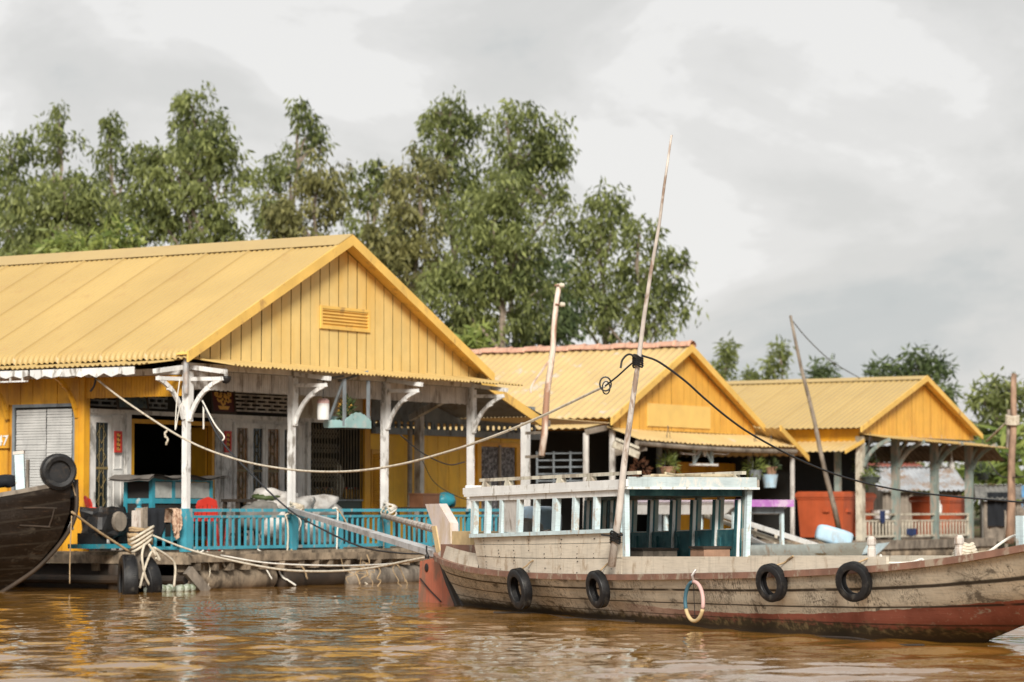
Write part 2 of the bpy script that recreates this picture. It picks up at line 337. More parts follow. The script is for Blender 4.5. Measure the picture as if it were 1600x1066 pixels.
# ------------------------------------------------------------------ water and bank
def make_water():
    def axis(lo, a, b, hi, d):
        fine = np.arange(a, b+1e-6, d); l = [a]; st = d
        while l[-1] > lo: st *= 1.35; l.append(l[-1]-st)
        h = [b]; st = d
        while h[-1] < hi: st *= 1.35; h.append(h[-1]+st)
        return np.concatenate([np.array(l[:0:-1]), fine, np.array(h[1:])])
    xs = axis(-160, -9.5, 9.5, 160, .075); ys = axis(-60, 18.5, 57, 92, .07)
    X, Y = np.meshgrid(xs, ys); Z = np.zeros_like(X)
    rg = np.random.default_rng(3)
    for i in range(64):
        lam = .34*(5.2**rg.random()); th = rg.normal(R(78), R(42)); k = 2*math.pi/lam
        a = .0068*lam**1.0*(.35+.9*rg.random()); ph = rg.random()*6.28
        kx, ky = k*math.cos(th), k*math.sin(th)
        env = .55+.45*np.sin(X*.31*rg.normal()+Y*.19*rg.normal()+rg.random()*6.28)
        Z += a*env*np.sin(kx*X+ky*Y+ph)
    fade = np.clip((X+14)/4, 0, 1)*np.clip((14-X)/4, 0, 1)*np.clip((Y-17)/1.5, 0, 1)*np.clip((60-Y)/4, 0, 1)
    calm = .42+.58*np.clip((46-Y)/20, 0, 1)
    Z *= fade*calm*.46
    V = np.stack([X, Y, Z], -1).reshape(-1, 3); n, m = X.shape
    idx = np.arange(n*m).reshape(n, m); F = np.stack([idx[:-1,:-1], idx[:-1,1:], idx[1:,1:], idx[1:,:-1]], -1).reshape(-1, 4)
    me = bpy.data.meshes.new('river_water'); me.vertices.add(len(V)); me.vertices.foreach_set('co', V.ravel())
    me.loops.add(F.size); me.loops.foreach_set('vertex_index', F.ravel().astype(np.int32)); me.polygons.add(len(F))
    me.polygons.foreach_set('loop_start', np.arange(0, F.size, 4, dtype=np.int32)); me.polygons.foreach_set('loop_total', np.full(len(F), 4, dtype=np.int32))
    me.update(); me.validate(); me.polygons.foreach_set('use_smooth', [True]*len(F))
    m_, t, p = newmat('muddy river water'); co = t.nodes.new('ShaderNodeTexCoord').outputs['Object']
    n1 = noise(t, mapping(t, co, (.25, .1, 1)), 1, 3)
    t.links.new(mixc(t, n1, (.20,.094,.014), (.26,.125,.022)), p.inputs['Base Color'])
    p.inputs['Roughness'].default_value = .045; p.inputs['IOR'].default_value = 1.33
    bump(t, p, noise(t, mapping(t, co, (1, .8, 1)), 5.5, 3, .5), .14, .05)
    me.materials.append(m_); o = bpy.data.objects.new('river_water', me); COL.objects.link(o); tag(o, kind='structure')
make_water()
def make_bank():
    from mathutils import noise as nz
    xs = np.linspace(-120, 120, 90); P = []
    prof = [(0,-.8),(2,-.1),(4,.5),(8,.9),(14,1.1),(30,1.2),(80,1.3),(260,1.5),(900,2)]
    for x in xs:
        row = []
        for d, z in prof:
            y0 = 84+2.0*nz.noise(Vector((x*.07, 1, 0)))+max(0, x)*.10
            row.append((x, y0+d, z+.25*nz.noise(Vector((x*.3, d*.3, 3)))))
        P.append(row)
    mb = MB().grid(P); m, t, p = newmat('grassy river bank'); co = t.nodes.new('ShaderNodeTexCoord').outputs['Object']
    n1 = noise(t, co, 1.3, 7, .65)
    t.links.new(mixc(t, step(t, n1, .4, .62), (.13,.085,.05), (.075,.11,.03)), p.inputs['Base Color']); p.inputs['Roughness'].default_value = .9
    bump(t, p, noise(t, co, 5, 6), .6, .15); tag(mb.build('river_bank', m, smooth=True), kind='structure')
make_bank()
# ------------------------------------------------------------------ building pieces
def corr(mb, o, Lv, Sv, pitch=.08, amp=.011, seam=0, rows=3, curl=0, spw=6, sag=0, edge_jit=0, th=.004):
    """corrugated sheet: waves run along Sv, counted along Lv; curl bends the last strip down"""
    o, Lv, Sv = Vector(o), Vector(Lv), Vector(Sv); ln = Lv.length; sn = Sv.length; nrm = Lv.cross(Sv).normalized()
    if nrm.z < 0: nrm = -nrm
    ns = int(ln/pitch*spw); lu = Lv/ln; su = Sv/sn; rg = random.Random(int(ln*1000+sn*77))
    js = [sn*j/rows for j in range(rows+1)]
    if curl: js = [sn*j/rows for j in range(rows)]+[sn-curl*1.5, sn-curl, sn-curl*.6, sn-curl*.25, sn]
    top = []; bot = []
    for i in range(ns+1):
        l = ln*i/ns; h = amp*math.sin(2*math.pi*l/pitch)
        if seam:
            k = (l/pitch) % seam
            h += amp*.55*(1-k/seam)                  # each sheet laps over the next: a small step
            if k < 1: h += amp*.7*math.sin(math.pi*k)
        ej = rg.uniform(-edge_jit, edge_jit) if edge_jit else 0
        rowt = []
        for j, sj in enumerate(js):
            dz = -sag*math.sin(math.pi*l/ln)
            drop = 0
            if curl and sj > sn-curl*1.5: q = (sj-(sn-curl*1.5))/(curl*1.5); drop = curl*.75*q*q
            s2 = sj+(ej if j == len(js)-1 else 0)-drop*.35
            rowt.append(o+lu*l+su*s2+nrm*(h-drop)+Vector((0, 0, dz)))
        top.append(rowt); bot.append([p-nrm*th for p in rowt])
    mb.grid(top)
    # underside and rim
    b = len(mb.v); n = len(bot); m = len(bot[0])
    for row in bot: mb.v += [tuple(p) for p in row]
    for i in range(n-1):
        for j in range(m-1): mb.f.append((b+i*m+j, b+(i+1)*m+j, b+(i+1)*m+j+1, b+i*m+j+1))
    t0 = b-n*m
    for i in range(n-1):
        mb.f.append((t0+i*m+m-1, b+i*m+m-1, b+(i+1)*m+m-1, t0+(i+1)*m+m-1)); mb.f.append((t0+i*m, t0+(i+1)*m, b+(i+1)*m, b+i*m))
    for j in range(m-1):
        mb.f.append((t0+j, b+j, b+j+1, t0+j+1)); e = (n-1)*m; mb.f.append((t0+e+j, t0+e+j+1, b+e+j+1, b+e+j))
    return mb
def boards_x(mb, x0, x1, y, z0, zt, pitch=.28, th=.025, gap=.008, jit=.004):
    """vertical boards in a wall facing -y; zt is a height or a function of x"""
    f = zt if callable(zt) else (lambda x: zt)
    n = max(1, round((x1-x0)/pitch)); w_ = (x1-x0)/n
    for i in range(n):
        a = x0+i*w_+gap/2; b = a+w_-gap; dy = random.uniform(-jit, jit)
        za, zb = f(a), f(b); zm = f((a+b)/2)
        pts = [(a, y+dy, z0+random.uniform(-jit, jit)), (b, y+dy, z0+random.uniform(-jit, jit)), (b, y+dy, zb)]
        if zm > max(za, zb)+.005: pts.append(((a+b)/2, y+dy, zm))
        pts.append((a, y+dy, za)); 
        if min(za, zb) <= z0+.01:
            if za < zb: pts = [(a, y+dy, z0), (b, y+dy, z0), (b, y+dy, zb)]
            else: pts = [(a, y+dy, z0), (b, y+dy, z0), (a, y+dy, za)]
        mb.prism(pts, (0, th, 0))
    return mb
def boards_y(mb, y0, y1, x, z0, z1, pitch=.28, th=.025, gap=.008, jit=.004, skip=()):
    n = max(1, round((y1-y0)/pitch)); w_ = (y1-y0)/n
    for i in range(n):
        a = y0+i*w_+gap/2; b = a+w_-gap; dx = random.uniform(-jit, jit)
        lo = z0
        for (s0, s1, zb) in skip:
            if a < s1 and b > s0: lo = zb
        mb.prism([(x+dx, a, lo), (x+dx, b, lo), (x+dx, b, z1), (x+dx, a, z1)], (th, 0, 0))
    return mb
def bracket(mb, x, y, zlo, zhi, reach, d, w_=.045, t_=.065):
    """curved arm from a post at (x,y,zlo) out to reach along d at zhi"""
    d = Vector(d); p = Vector((x, y, 0)); q = bez(p+Vector((0,0,zlo)), p+d*(reach*.22)+Vector((0,0,zlo+(zhi-zlo)*.72)), p+d*reach+Vector((0,0,zhi)), 7)
    for a, b in zip(q[:-1], q[1:]): mb.bar(a, b+(b-a)*.12, w_, t_, up=(0,0,1))
    mb.bar(p+d*(reach*.5)+Vector((0,0,zhi-.16)), p+d*(reach*.62)+Vector((0,0,zhi-.13)), w_*.9, .08)
    return mb
def roof_pair(parent, apx, apz, hw0, hw1, ze, y0, y1, mat, pitch, amp, seam, curl, sag=0, capmat=None, cap=.38, rows=3):
    mb = MB()
    sl = (apz-ze)
    corr(mb, (apx, y0, apz), (0, y1-y0, 0), (-hw0, 0, -sl), pitch, amp, seam, rows, curl, sag=sag)
    corr(mb, (apx, y0, apz), (0, y1-y0, 0), (hw1, 0, -sl), pitch, amp, seam, rows, curl, sag=sag)
    r = mb.build('roof', mat, parent)
    if capmat:
        c = MB(); k = cap/hw0
        for sgn, hw in ((-1, hw0), (1, hw1)):
            a = Vector((apx, y0-.02, apz+amp+.022)); b = a+Vector((sgn*hw*k, 0, -sl*k)); e = Vector((0, y1-y0+.04, 0)); n_ = 30
            P = [[a+e*(i/n_), (a+b)/2+e*(i/n_), b+e*(i/n_)] for i in range(n_+1)]
            c.grid(P); c.grid([[q+Vector((0,0,-.006)) for q in row] for row in P])
        c.build('ridge_cap', capmat, r, fix=False)
    return r
def railing(parent, mat, p0, p1, zb, zm, zt, pitch, bw, name='railing', tw=.07, thh=.05, balname='baluster'):
    p0 = Vector(p0); p1 = Vector(p1); d = p1-p0; mb = MB()
    for z, hh, ww in ((zt, thh, tw), (zm, .04, .045), (zb, .05, .05)): mb.bar(p0+Vector((0,0,z)), p1+Vector((0,0,z)), ww, hh)
    for q in (p0+d.normalized()*.02, p1-d.normalized()*.02): mb.bar(q+Vector((0,0,zb-.03)), q+Vector((0,0,zt+.02)), .05, .05, up=(0,1,.01))
    r = mb.build(name, mat, parent); n = int(d.length/pitch); b0 = None
    for i in range(1, n):
        q = p0+d*(i/n)
        if b0 is None:
            b0 = MB().box(-bw/2, bw/2, -bw/2, bw/2, zb+.02, zm-.02).build(balname, mat, r, loc=q)
        else:
            c = share(b0, q+Vector((random.uniform(-.006,.006), 0, 0)), r); c.rotation_euler.z = random.uniform(-.1,.1)
    return r
def blockgrid(parent, x0, x1, y, z0, z1, mat, nx, nz, name='vent_block'):
    """pierced cement vent: staggered bars"""
    mb = MB(); t_ = .026
    for j in range(nz+1):
        z = z0+(z1-z0)*j/nz; mb.box(x0, x1, y, y+.05, z-t_/2, z+t_/2)
    for j in range(nz):
        za = z0+(z1-z0)*j/nz+t_/2; zb = z0+(z1-z0)*(j+1)/nz-t_/2
        for i in range(nx+1):
            x = x0+(x1-x0)*((i+(.5 if j % 2 else 0))/nx)
            if x > x1: continue
            mb.box(max(x0, x-t_/2), min(x1, x+t_/2), y+.003, y+.047, za, zb)
    return mb.build(name, mat, parent)
def text_mesh(name, txt, size, mat, parent, M, depth=.012):
    c = bpy.data.curves.new(name, 'FONT'); c.body = txt; c.size = size; c.extrude = depth/2; c.align_x = 'CENTER'; c.align_y = 'CENTER'
    try: c.offset = .012*size
    except Exception: pass
    tmp = bpy.data.objects.new('tmp', c); COL.objects.link(tmp); dg = bpy.context.evaluated_depsgraph_get()
    me = bpy.data.meshes.new_from_object(tmp.evaluated_get(dg)); bpy.data.objects.remove(tmp); me.materials.clear(); me.materials.append(mat)
    me.transform(M); o = bpy.data.objects.new(name, me); COL.objects.link(o); o.parent = parent; return o
# ------------------------------------------------------------------ house 1: large yellow house with turquoise rail
DZ = .59
def house_one():
    h = thing('floating_house', 'large yellow floating house with turquoise porch railing and house number 47', 'house', H1.w(0,0,0), H1.a, 'yellow floating houses')
    fy, fx, X = H1.fy, H1.fx, H1.xy
    # roof
    roof_pair(h, 3.966, 5.83, 4.30, 4.33, 3.66, -.3, 15, YRL, .115, .017, 8, .13, sag=.0, capmat=YR, cap=.42)
    gl = lambda x: min(3.72+(x-.02)*(5.72-3.72)/(3.966-.02), 3.72+(8.22-x)*(5.72-3.72)/(8.22-3.966))
    mb = boards_x(MB(), .03, 8.22, -.012, 3.60, gl, .262, .008, .026, .004)
    g = mb.build('gable_wall', YGP, h)
    v0, v1 = fy(498, 478, 0), fy(575, 520, 0); vb = MB(); x0, x1, z0, z1 = v0.x, v1.x, v1.z, v0.z+.01
    for a in ((x0, x1, z1-.05, z1), (x0, x1, z0, z0+.05), (x0, x0+.05, z0+.05, z1-.05), (x1-.05, x1, z0+.05, z1-.05)): vb.box(a[0], a[1], -.05, -.02, a[2], a[3])
    vo = vb.build('vent', YB, g); lv = MB()
    for i in range(5):
        z = z0+.06+i*(z1-z0-.11)/5; lv.bar((x0+.05, -.03, z+.028), (x1-.05, -.03, z+.028), .035, .012, up=(0,.8,1))
    lv.build('vent_slats', YB, vo); MB().box(x0+.04, x1-.04, -.019, -.0165, z0+.04, z1-.04).build('vent_backing', YB, vo)
    for sg, xe in ((-1, -.36), (1, 8.33)):
        p0 = Vector((3.966, -.325, 5.80)); p1 = Vector((xe, -.325, 3.64)); MB().prism([p0+Vector((0,0,.055)), p1+Vector((0,0,.055)), p1+Vector((0,0,-.115)), p0+Vector((0,0,-.125))], (0, .035, 0)).build('bargeboard', YB, h)
    # soffit under the gable overhang (boards, dark gap behind the bargeboard)
    MB().prism([(8.29, -.29, 3.66), (3.98, -.29, 5.74), (3.98, -.02, 5.74), (8.29, -.02, 3.66)], (0, 0, -.012)).build('soffit', YB, h)
    MB().prism([(-.30, -.29, 3.66), (3.95, -.29, 5.74), (3.95, -.02, 5.74), (-.30, -.02, 3.66)], (0, 0, -.012)).build('soffit', YB, h)
    # pent roofs under the gable and along the side
    corr(MB(), (-.02, 0, 3.615), (8.36, 0, 0), (.25, -.76, -.135), .105, .015, 9, 2, 0, edge_jit=.006).build('pent_roof', YR, h)
    corr(MB(), (0, .02, 3.59), (0, 14.5, 0), (-.76, .12, -.10), .105, .015, 9, 2, 0, edge_jit=.006).build('pent_roof', YR, h)
    # eave framing
    fr = MB(); fr.box(-.06, 8.1, -.04, .06, 3.44, 3.54); fr.box(-.03, .07, .1, 14, 3.36, 3.46)
    fr.build('eave_beam', WP, h)
    # posts, brackets
    px = (0, 2.71, 5.35, 8.03)
    for i, x in enumerate(px):
        p = MB().box(x-.05, x+.05, -.05, .05, DZ, 3.44, .004).build('post', WP if i else WP, h)
        MB().prism([(x-.055, -.086, 2.62), (x+.055, -.086, 2.62), (x+.065, -.086, 2.80), (x+.065, -.086, 3.40), (x-.065, -.086, 3.40), (x-.065, -.086, 2.80)], (0, .035, 0)).build('post_head', WP, p)
        a = MB(); bracket(a, x, -.07, 2.66, 3.27, .62, (0,-1,0)); a.build('bracket', WP, h)
        MB().bar((x, -.78, 3.375), (x, -.06, 3.47), .07, .07).bar((x, -.70, 3.27), (x, -.101, 3.28), .06, .06).build('outrigger', WP, h)
    a = MB(); bracket(a, -.07, 0, 2.66, 3.27, .62, (-1,0,0)); a.build('bracket', WP, h)
    MB().bar((-.78, 0, 3.375), (-.05, 0, 3.47), .07, .07).bar((-.72, 0, 3.27), (-.08, 0, 3.28), .06, .06).build('outrigger', WP, h)
    [MB().box(x-.068, x+.068, -.072, .068, DZ, 1.262).build('post_sleeve', TEAL, h) for x in px]
    # white ribbed valance under the pent, orange ribbed valance on the side
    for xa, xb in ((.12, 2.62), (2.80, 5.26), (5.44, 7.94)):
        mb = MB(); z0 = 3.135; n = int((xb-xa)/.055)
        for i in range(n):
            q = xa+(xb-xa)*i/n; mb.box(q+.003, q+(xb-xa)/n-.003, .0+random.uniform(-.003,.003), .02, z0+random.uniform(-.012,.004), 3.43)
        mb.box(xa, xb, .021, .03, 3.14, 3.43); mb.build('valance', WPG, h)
    mb = MB()
    for i in range(34):
        q = .1+i*.06; mb.box(-.012+random.uniform(-.003,.003), .012, q+.003, q+.057, 3.02+random.uniform(-.004,.004), 3.352)
    mb.build('valance', OW, h)
    # white fretted trim hanging under the side eave
    mb = MB(); yy = .45
    while yy < 12:
        ln = 2.2
        P = [(-.735, yy, 3.46), (-.735, yy+ln-.05, 3.46)]; low = []
        k = 14
        for i in range(k+1):
            s = yy+(ln-.05)*(1-i/k); low.append((-.735, s, 3.375-.04*(i % 2)-(.03 if yy < 2.2 else .0)*(math.sin(i*1.9)**2)))
        mb.prism(P+low, (.02, 0, 0)); 
        if yy > 1.8: mb.box(-.734, -.716, yy, yy+ln-.05, 3.275, 3.30)
        if yy > 1.8:
            for i in range(8):
                s = yy+.1+i*.26; mb.box(-.733, -.717, s, s+.03, 3.30, 3.345)
        yy += ln
    mb.build('eave_trim', WP, h)
    # deck and floats
    dk = MB(); n = 46
    for i in range(n):
        q = -.3+i*.29; dk.box(q+.004, q+.286, -.28+random.uniform(-.03,.03), 14, .535, .585+random.uniform(-.004,.004))
    d = dk.build('deck', WOODB, h)
    mb = MB()
    for a, b, z0, z1 in ((-.32, 4.1, .43, .545), (4.12, 8.9, .41, .53), (8.92, 13, .42, .54)): mb.box(a, b, -.34, -.285, z0, z1, .008)
    mb.box(-.34, -.29, -.34, 14, .40, .535); mb.box(-.2, 13, -.15, .0, .28, .41); mb.box(-.2, 13, 1.6, 1.75, .28, .42)
    mb.build('deck_beam', WOODB, h)
    mb = MB()
    for i in range(30):
        q = -.15+i*.44+random.uniform(-.06,.06); MB().box(q, q+.11, -.30+random.uniform(-.03,.02), .0, .30, .425, .01).build('joist_end', WOODB, d)
    x = -.1
    i = 0
    while x < 12.5:
        ln = random.uniform(1.5, 2.4); r_ = random.uniform(.17, .22); zc = .13+random.uniform(-.03,.03)
        M_ = Matrix.Translation((x, -.05+random.uniform(-.06,.06), zc)) @ Matrix.Rotation(R(90), 4, 'Y')
        MB().lathe([(r_*.86, 0), (r_, .04), (r_*1.02, ln*.33), (r_*.99, ln*.36), (r_*1.02, ln*.66), (r_, ln-.04), (r_*.86, ln)], 18, M_).build('float_log', (WOODB, WOODD, WOODG)[i % 3], d, smooth=True)
        x += ln+random.uniform(.06,.2); i += 1
    for yy in (1.2, 3.4, 5.6):
        M_ = Matrix.Translation((-.12, yy, -.2)); MB().lathe([(.2, 0), (.21, .6), (.19, .62)], 16, M_).build('float_drum', WOODD, d, smooth=True)
    MB().tube([(-.36, -.3, .16), (-.36, 4, .14), (-.3, 12, .14)], .07, 10).build('side_log', WOODD, d)
    MB().box(-.1, 13, 2.2, 2.25, -.3, .5).box(-.16, -.105, .5, 14, -.3, .39).build('under_deck_screen', WOODD, d)  # dark sheets added under the deck to stand in for its shade
    # side wall with blind
    yb0, yb1 = 2.27, 3.62
    mb = boards_y(MB(), 2.14, 14, -.013, DZ-.02, 3.44, .262, .03, .009, .005, skip=((yb0, yb1, 2.95),))
    boards_y(mb, yb0, yb1, -.012, DZ-.02, .93, .262, .03, .009); mb.box(.03, .06, 2.15, 14, DZ, 3.4)
    mb.build('side_wall', OW, h)
    MB().box(-.05, .09, 2.06, 2.23, DZ-.03, 3.42).build('corner_post', OW, h)
    MB().box(-.06, -.018, 2.16, 2.25, DZ, 3.42).build('wall_batten', OW, h)
    for yy in (2.2, 3.7): 
        a = MB(); bracket(a, -.06, yy, 2.72, 3.36, .55, (-1,0,0), .05, .06); a.build('bracket', OW, h)
    wf = MB(); wf.box(-.03, .0, yb0, yb0+.05, .93, 2.95); wf.box(-.03, .0, yb1-.05, yb1, .93, 2.95); wf.box(-.03, .0, yb0+.05, yb1-.05, 2.9, 2.95)
    wo = wf.build('blind', GREYP, h); sl_ = MB()
    for k, (ya, yc) in enumerate(((yb0+.07, yb0+.60), (yb0+.62, yb1-.09))):
        for i in range(44):
            z = .95+i*.044; sl_.bar((-.022+random.uniform(-.004,.004), ya, z), (-.022+random.uniform(-.004,.004), yc, z+random.uniform(-.004,.004)), .041, .005, up=(1,0,-.22))
    sl_.build('blind_slats', PAPER, wo); MB().box(.004, .02, yb0, yb1, .93, 2.95).build('blind_backing', DARK, wo)
    c = fx(7.5, 689, -.03); pl = MB().box(-.062, -.03, c.y-.105, c.y+.13, c.z-.12, c.z+.12).build('number_plate', OW, h)
    text_mesh('house_number', '47', .235, WHT, pl, Matrix.Translation((-.070, c.y+.01, c.z-.004)) @ Matrix.Rotation(R(-90), 4, 'Z') @ Matrix.Rotation(R(90), 4, 'X'))
    # porch back wall at y=2.13
    Y = 2.13; Zt = 2.80
    ce = MB(); 
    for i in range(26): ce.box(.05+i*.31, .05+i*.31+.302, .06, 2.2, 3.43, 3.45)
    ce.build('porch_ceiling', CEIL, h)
    bw = MB()
    x_o0, x_o1 = X(203, Y), X(333, Y)
    for a, b in ((.06, x_o0-.10), (x_o1+.10, X(483, Y)),):
        bw.box(a, b, Y+.03, Y+.09, DZ, Zt)
    bw.box(.06, 7.8, Y+.03, Y+.09, 3.30, 3.44); bw.box(.06, 7.8, Y-.01, Y+.03, 2.80, 2.87); bw.box(.06, 7.8, Y-.005, Y+.03, 3.26, 3.31)
    for a in (x_o0-.1, x_o1+.02, X(478.5, Y), X(566, Y)): bw.box(a, a+.10, Y-.03, Y+.03, DZ, Zt)
    bw.build('porch_wall', DOORW, h)
    blockgrid(h, .15, 1.05, Y+.01, 2.93, 3.24, GREYP, 3, 4); blockgrid(h, X(228, Y), X(262, Y), Y+.01, 2.93, 3.24, GREYP, 3, 4)
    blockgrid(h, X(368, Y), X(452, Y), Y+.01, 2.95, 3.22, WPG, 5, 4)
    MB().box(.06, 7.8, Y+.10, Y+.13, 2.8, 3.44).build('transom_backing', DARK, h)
    MB().box(X(462, Y), 7.75, Y-.01, Y+.05, 2.87, 3.26).build('transom_panel', CREAM, h)
    # doors: each leaf = frame, dark pane, brass grille
    def leaf(xa, xb, amber, za=.62, zb=2.74, lower=.45):
        f = MB(); s = .065
        f.box(xa, xa+s, Y-.02, Y+.028, za, zb); f.box(xb-s, xb, Y-.02, Y+.028, za, zb)
        for z0, z1 in ((za, za+.10), (za+lower, za+lower+.10), (zb-.09, zb)): f.box(xa+s, xb-s, Y-.018, Y+.026, z0, z1)
        f.box(xa+s, xb-s, Y+.0, Y+.02, za+.10, za+lower)
        o = f.build('door', DOORW, h)
        MB().box(xa+s, xb-s, Y+.012, Y+.018, za+lower+.10, zb-.09).build('pane', AMBERG if amber else GLASSD, o)
        g_ = MB(); xm = (xa+xb)/2; z0 = za+lower+.12; z1 = zb-.10; wq = (xb-xa-2*s)
        for dx in (-.16, .16): g_.tube([(xm+dx*wq, Y+.004, z0), (xm+dx*wq, Y+.004, z1)], .006, 5)
        for k in range(4):
            zc = z0+(k+.5)*(z1-z0)/4; hh = (z1-z0)/8*.8
            g_.tube([(xm, Y+.003, zc-hh), (xm+.32*wq, Y+.003, zc), (xm, Y+.003, zc+hh), (xm-.32*wq, Y+.003, zc)], .006, 5, closed=True)
        g_.box(xa+s, xb-s, Y-.004, Y+.006, (z0+z1)/2-.02, (z0+z1)/2+.02)
        g_.build('door_grille', GRILLE, o)
    leaf(.06, X(143.5, Y), False); leaf(X(144, Y), X(173, Y), False)
    e_ = [X(q, Y) for q in (365, 390, 413, 439, 453)]
    leaf(e_[0], e_[1], True); leaf(e_[1]+.01, e_[2], False); leaf(e_[2]+.01, e_[3], True); leaf(e_[3]+.01, e_[4]+.15, False)
    for a, b in ((X(175, Y), X(192, Y)), (X(347, Y), X(362, Y)), (X(463, Y), X(475.5, Y))):
        s = MB(); s.box(a, b, Y+.0, Y+.028, DZ, 2.78)
        for z0, z1 in ((.72, 1.15), (1.28, 1.82), (1.9, 2.38), (2.45, 2.72)): 
            m_ = .035
            for q in ((a+m_, b-m_, z0, z0+.02), (a+m_, b-m_, z1-.02, z1), (a+m_, a+m_+.02, z0+.02, z1-.02), (b-m_-.02, b-m_, z0+.02, z1-.02)): s.box(q[0], q[1], Y-.014, Y, q[2], q[3])
        s.build('panelled_jamb', DOORW, h)
    # open doorway with orange frame and folded leaves
    f = MB(); f.box(x_o0, x_o0+.07, Y-.03, Y+.06, DZ, 2.73); f.box(x_o1-.07, x_o1, Y-.03, Y+.06, DZ, 2.73); f.box(x_o0+.07, x_o1-.07, Y-.03, Y+.06, 2.66, 2.73); f.build('door_frame', OW, h)
    f = MB(); f.box(x_o0+.075, x_o0+.115, Y+.07, Y+.55, .62, 2.64); f.build('open_door', OW, h)
    f = MB(); f.box(x_o1-.12, x_o1-.075, Y+.07, Y+.42, .62, 2.64); f.build('open_door', OW, h)
    # lattice gate and the panel below it
    xa, xb = X(484, Y), X(566, Y)
    mb = MB(); n = 18
    zl, zh = 1.42, 2.78
    for i in range(n+1):
        q = xa+(xb-xa)*i/n; mb.box(q-.009, q+.009, Y-.01, Y+.01, zl, zh)
    for i in range(n-1):
        for k in range(5):
            z0 = zl+.05+k*.26; q = xa+(xb-xa)*i/n; q2 = xa+(xb-xa)*(i+2)/n; 
            if i < 9: mb.bar((q, Y-.014, z0), (q2, Y-.014, z0+.18), .008, .014); mb.bar((q, Y-.018, z0+.18), (q2, Y-.018, z0), .008, .014)
    mb.build('folding_gate', paint('bronze gate', (.13,.10,.055), .5, .3, 4), h)
    MB().box(xa, xb, Y+.0, Y+.04, DZ, 1.40).build('gate_panel', DGREEN, h); MB().box(xa, xb, Y-.03, Y+.06, 1.40, 1.43).build('gate_sill', GREYP, h)
    MB().box(7.66, 7.84, Y-.06, Y+.08, DZ, 3.42).build('corner_post', OW, h)
    # inside of the house stays dark behind the doorway
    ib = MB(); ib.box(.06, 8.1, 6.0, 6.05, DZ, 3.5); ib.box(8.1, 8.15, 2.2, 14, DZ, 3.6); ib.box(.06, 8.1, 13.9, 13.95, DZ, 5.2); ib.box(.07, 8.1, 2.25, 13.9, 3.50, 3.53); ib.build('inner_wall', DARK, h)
    # railing
    railing(h, TEAL, (.09, -.02, 0), (9.3, -.02, 0), .645, 1.135, 1.235, .152, .030)
    r2 = railing(h, TEAL, (-.02, .09, 0), (-.02, .92, 0), .645, 1.135, 1.235, .14, .030)
    q = MB(); q.box(-.055, .035, .90, .985, DZ, 1.27); q.lathe([(.0, 1.27), (.05, 1.275), (.03, 1.30), (.055, 1.34), (.055, 1.38), (.03, 1.42), (0, 1.43)], 12, Matrix.Translation((-.01, .94, 0))); q.build('newel', TEAL, h)
    for x in (4.05, 6.7): MB().box(x-.035, x+.035, -.055, .015, DZ, 1.21).build('rail_post', TEAL, h)
    # ---- side annex under a lower roof
    ar = MB(); z0 = 3.72; z1 = 2.99
    corr(ar, (8.25, .15, 3.66), (0, 4.2, 0), (2.55, 0, -.66), .085, .011, 0, 2)
    a_ = ar.build('annex_roof', paint('dark grey tin sheet', (.17,.17,.165), .6, .25, 2, (.11,.09,.07), .35, 2, .1, .5, .2, .1), h)  # plain dark grey tin with browner patches
    corr(MB(), (10.8, .45, 3.0), (0, 4, 0), (2.9, 0, -.05), .085, .011, 0, 2).build('annex_roof', YR2, h)
    p0 = fy(778, 601, .12); p1 = fy(852, 655, .12); dn = Vector((0,0,-.17))
    MB().prism([p0+Vector((-.5,0,.13)), p1, p1+dn, p0+dn+Vector((-.5,0,.13))], (0, .03, 0)).build('bargeboard', YB, h)
    MB().box(p1.x-.1, p1.x+.12, .08, .2, p1.z-.14, p1.z-.02).build('beam_end', WOODG, h)
    boards_x(MB(), 7.9, 13.4, 2.12, DZ, 2.70, .36, .03, .012, .006).build('annex_wall', paint('lit orange annex paint', (.84,.48,.035), .5, .14, 1.6, (.62,.31,.03), .3, 2.2, .15, .4, .25, .2, 30), h)  # orange wall paint lightened here, standing in for more light on the annex
    mb = MB(); mb.box(7.9, 13.6, 2.0, 2.1, 2.64, 2.76); mb.build('annex_beam', GREYP, h)
    mb = MB(); mb.box(7.9, 13.6, 2.14, 2.2, 2.885, 3.3); mb.build('annex_upper_wall', GREYP, h)
    q = 7.95
    while q < 13.5:
        MB().prism([(q, 2.10, 2.765), (q+.10, 2.10, 2.765), (q+.085, 2.10, 2.84), (q+.10, 2.10, 2.895), (q, 2.10, 2.895), (q+.015, 2.10, 2.84)], (0, .03, 0)).build('eave_filler', GREYP, h); q += .20 if random.random() > .12 else .11
    for x, y, zt, m in ((X(655, 1.9), 1.9, 3.0, WPG), (10.19, .2, 2.86, WP)):
        MB().box(x-.065, x+.065, y-.065, y+.065, .4, zt, .004).build('annex_post', m, h)
    MB().bar((8.1, .5, 3.3), (8.95, 1.95, 2.95), .09, .12).build('annex_rafter', WPG, h)
    xs = X(640, 1.7); MB().tube([(xs, 1.7, DZ), (xs+.01, 1.7, 2.72)], .045, 8).build('annex_pole', WOODG, h)
    a, b = X(581, 2.08), X(600, 2.08); mb = MB(); mb.box(a, b, 2.085, 2.11, .7, 2.35)
    for i in range(26): mb.bar((a+.05, 2.078, 1.25+i*.04), (b-.05, 2.078, 1.25+i*.04), .02, .03, up=(0,1,1))
    mb.build('louvred_door', OW, h)
    a, b = X(751, 2.08), X(806, 2.08); mb = MB(); mb.box(a-.14, a, 2.06, 2.12, DZ, 2.55); mb.box(b, b+.16, 2.06, 2.12, DZ, 2.55); mb.box(a, b, 2.06, 2.12, 2.47, 2.55); o = mb.build('screen_door_frame', OW, h)
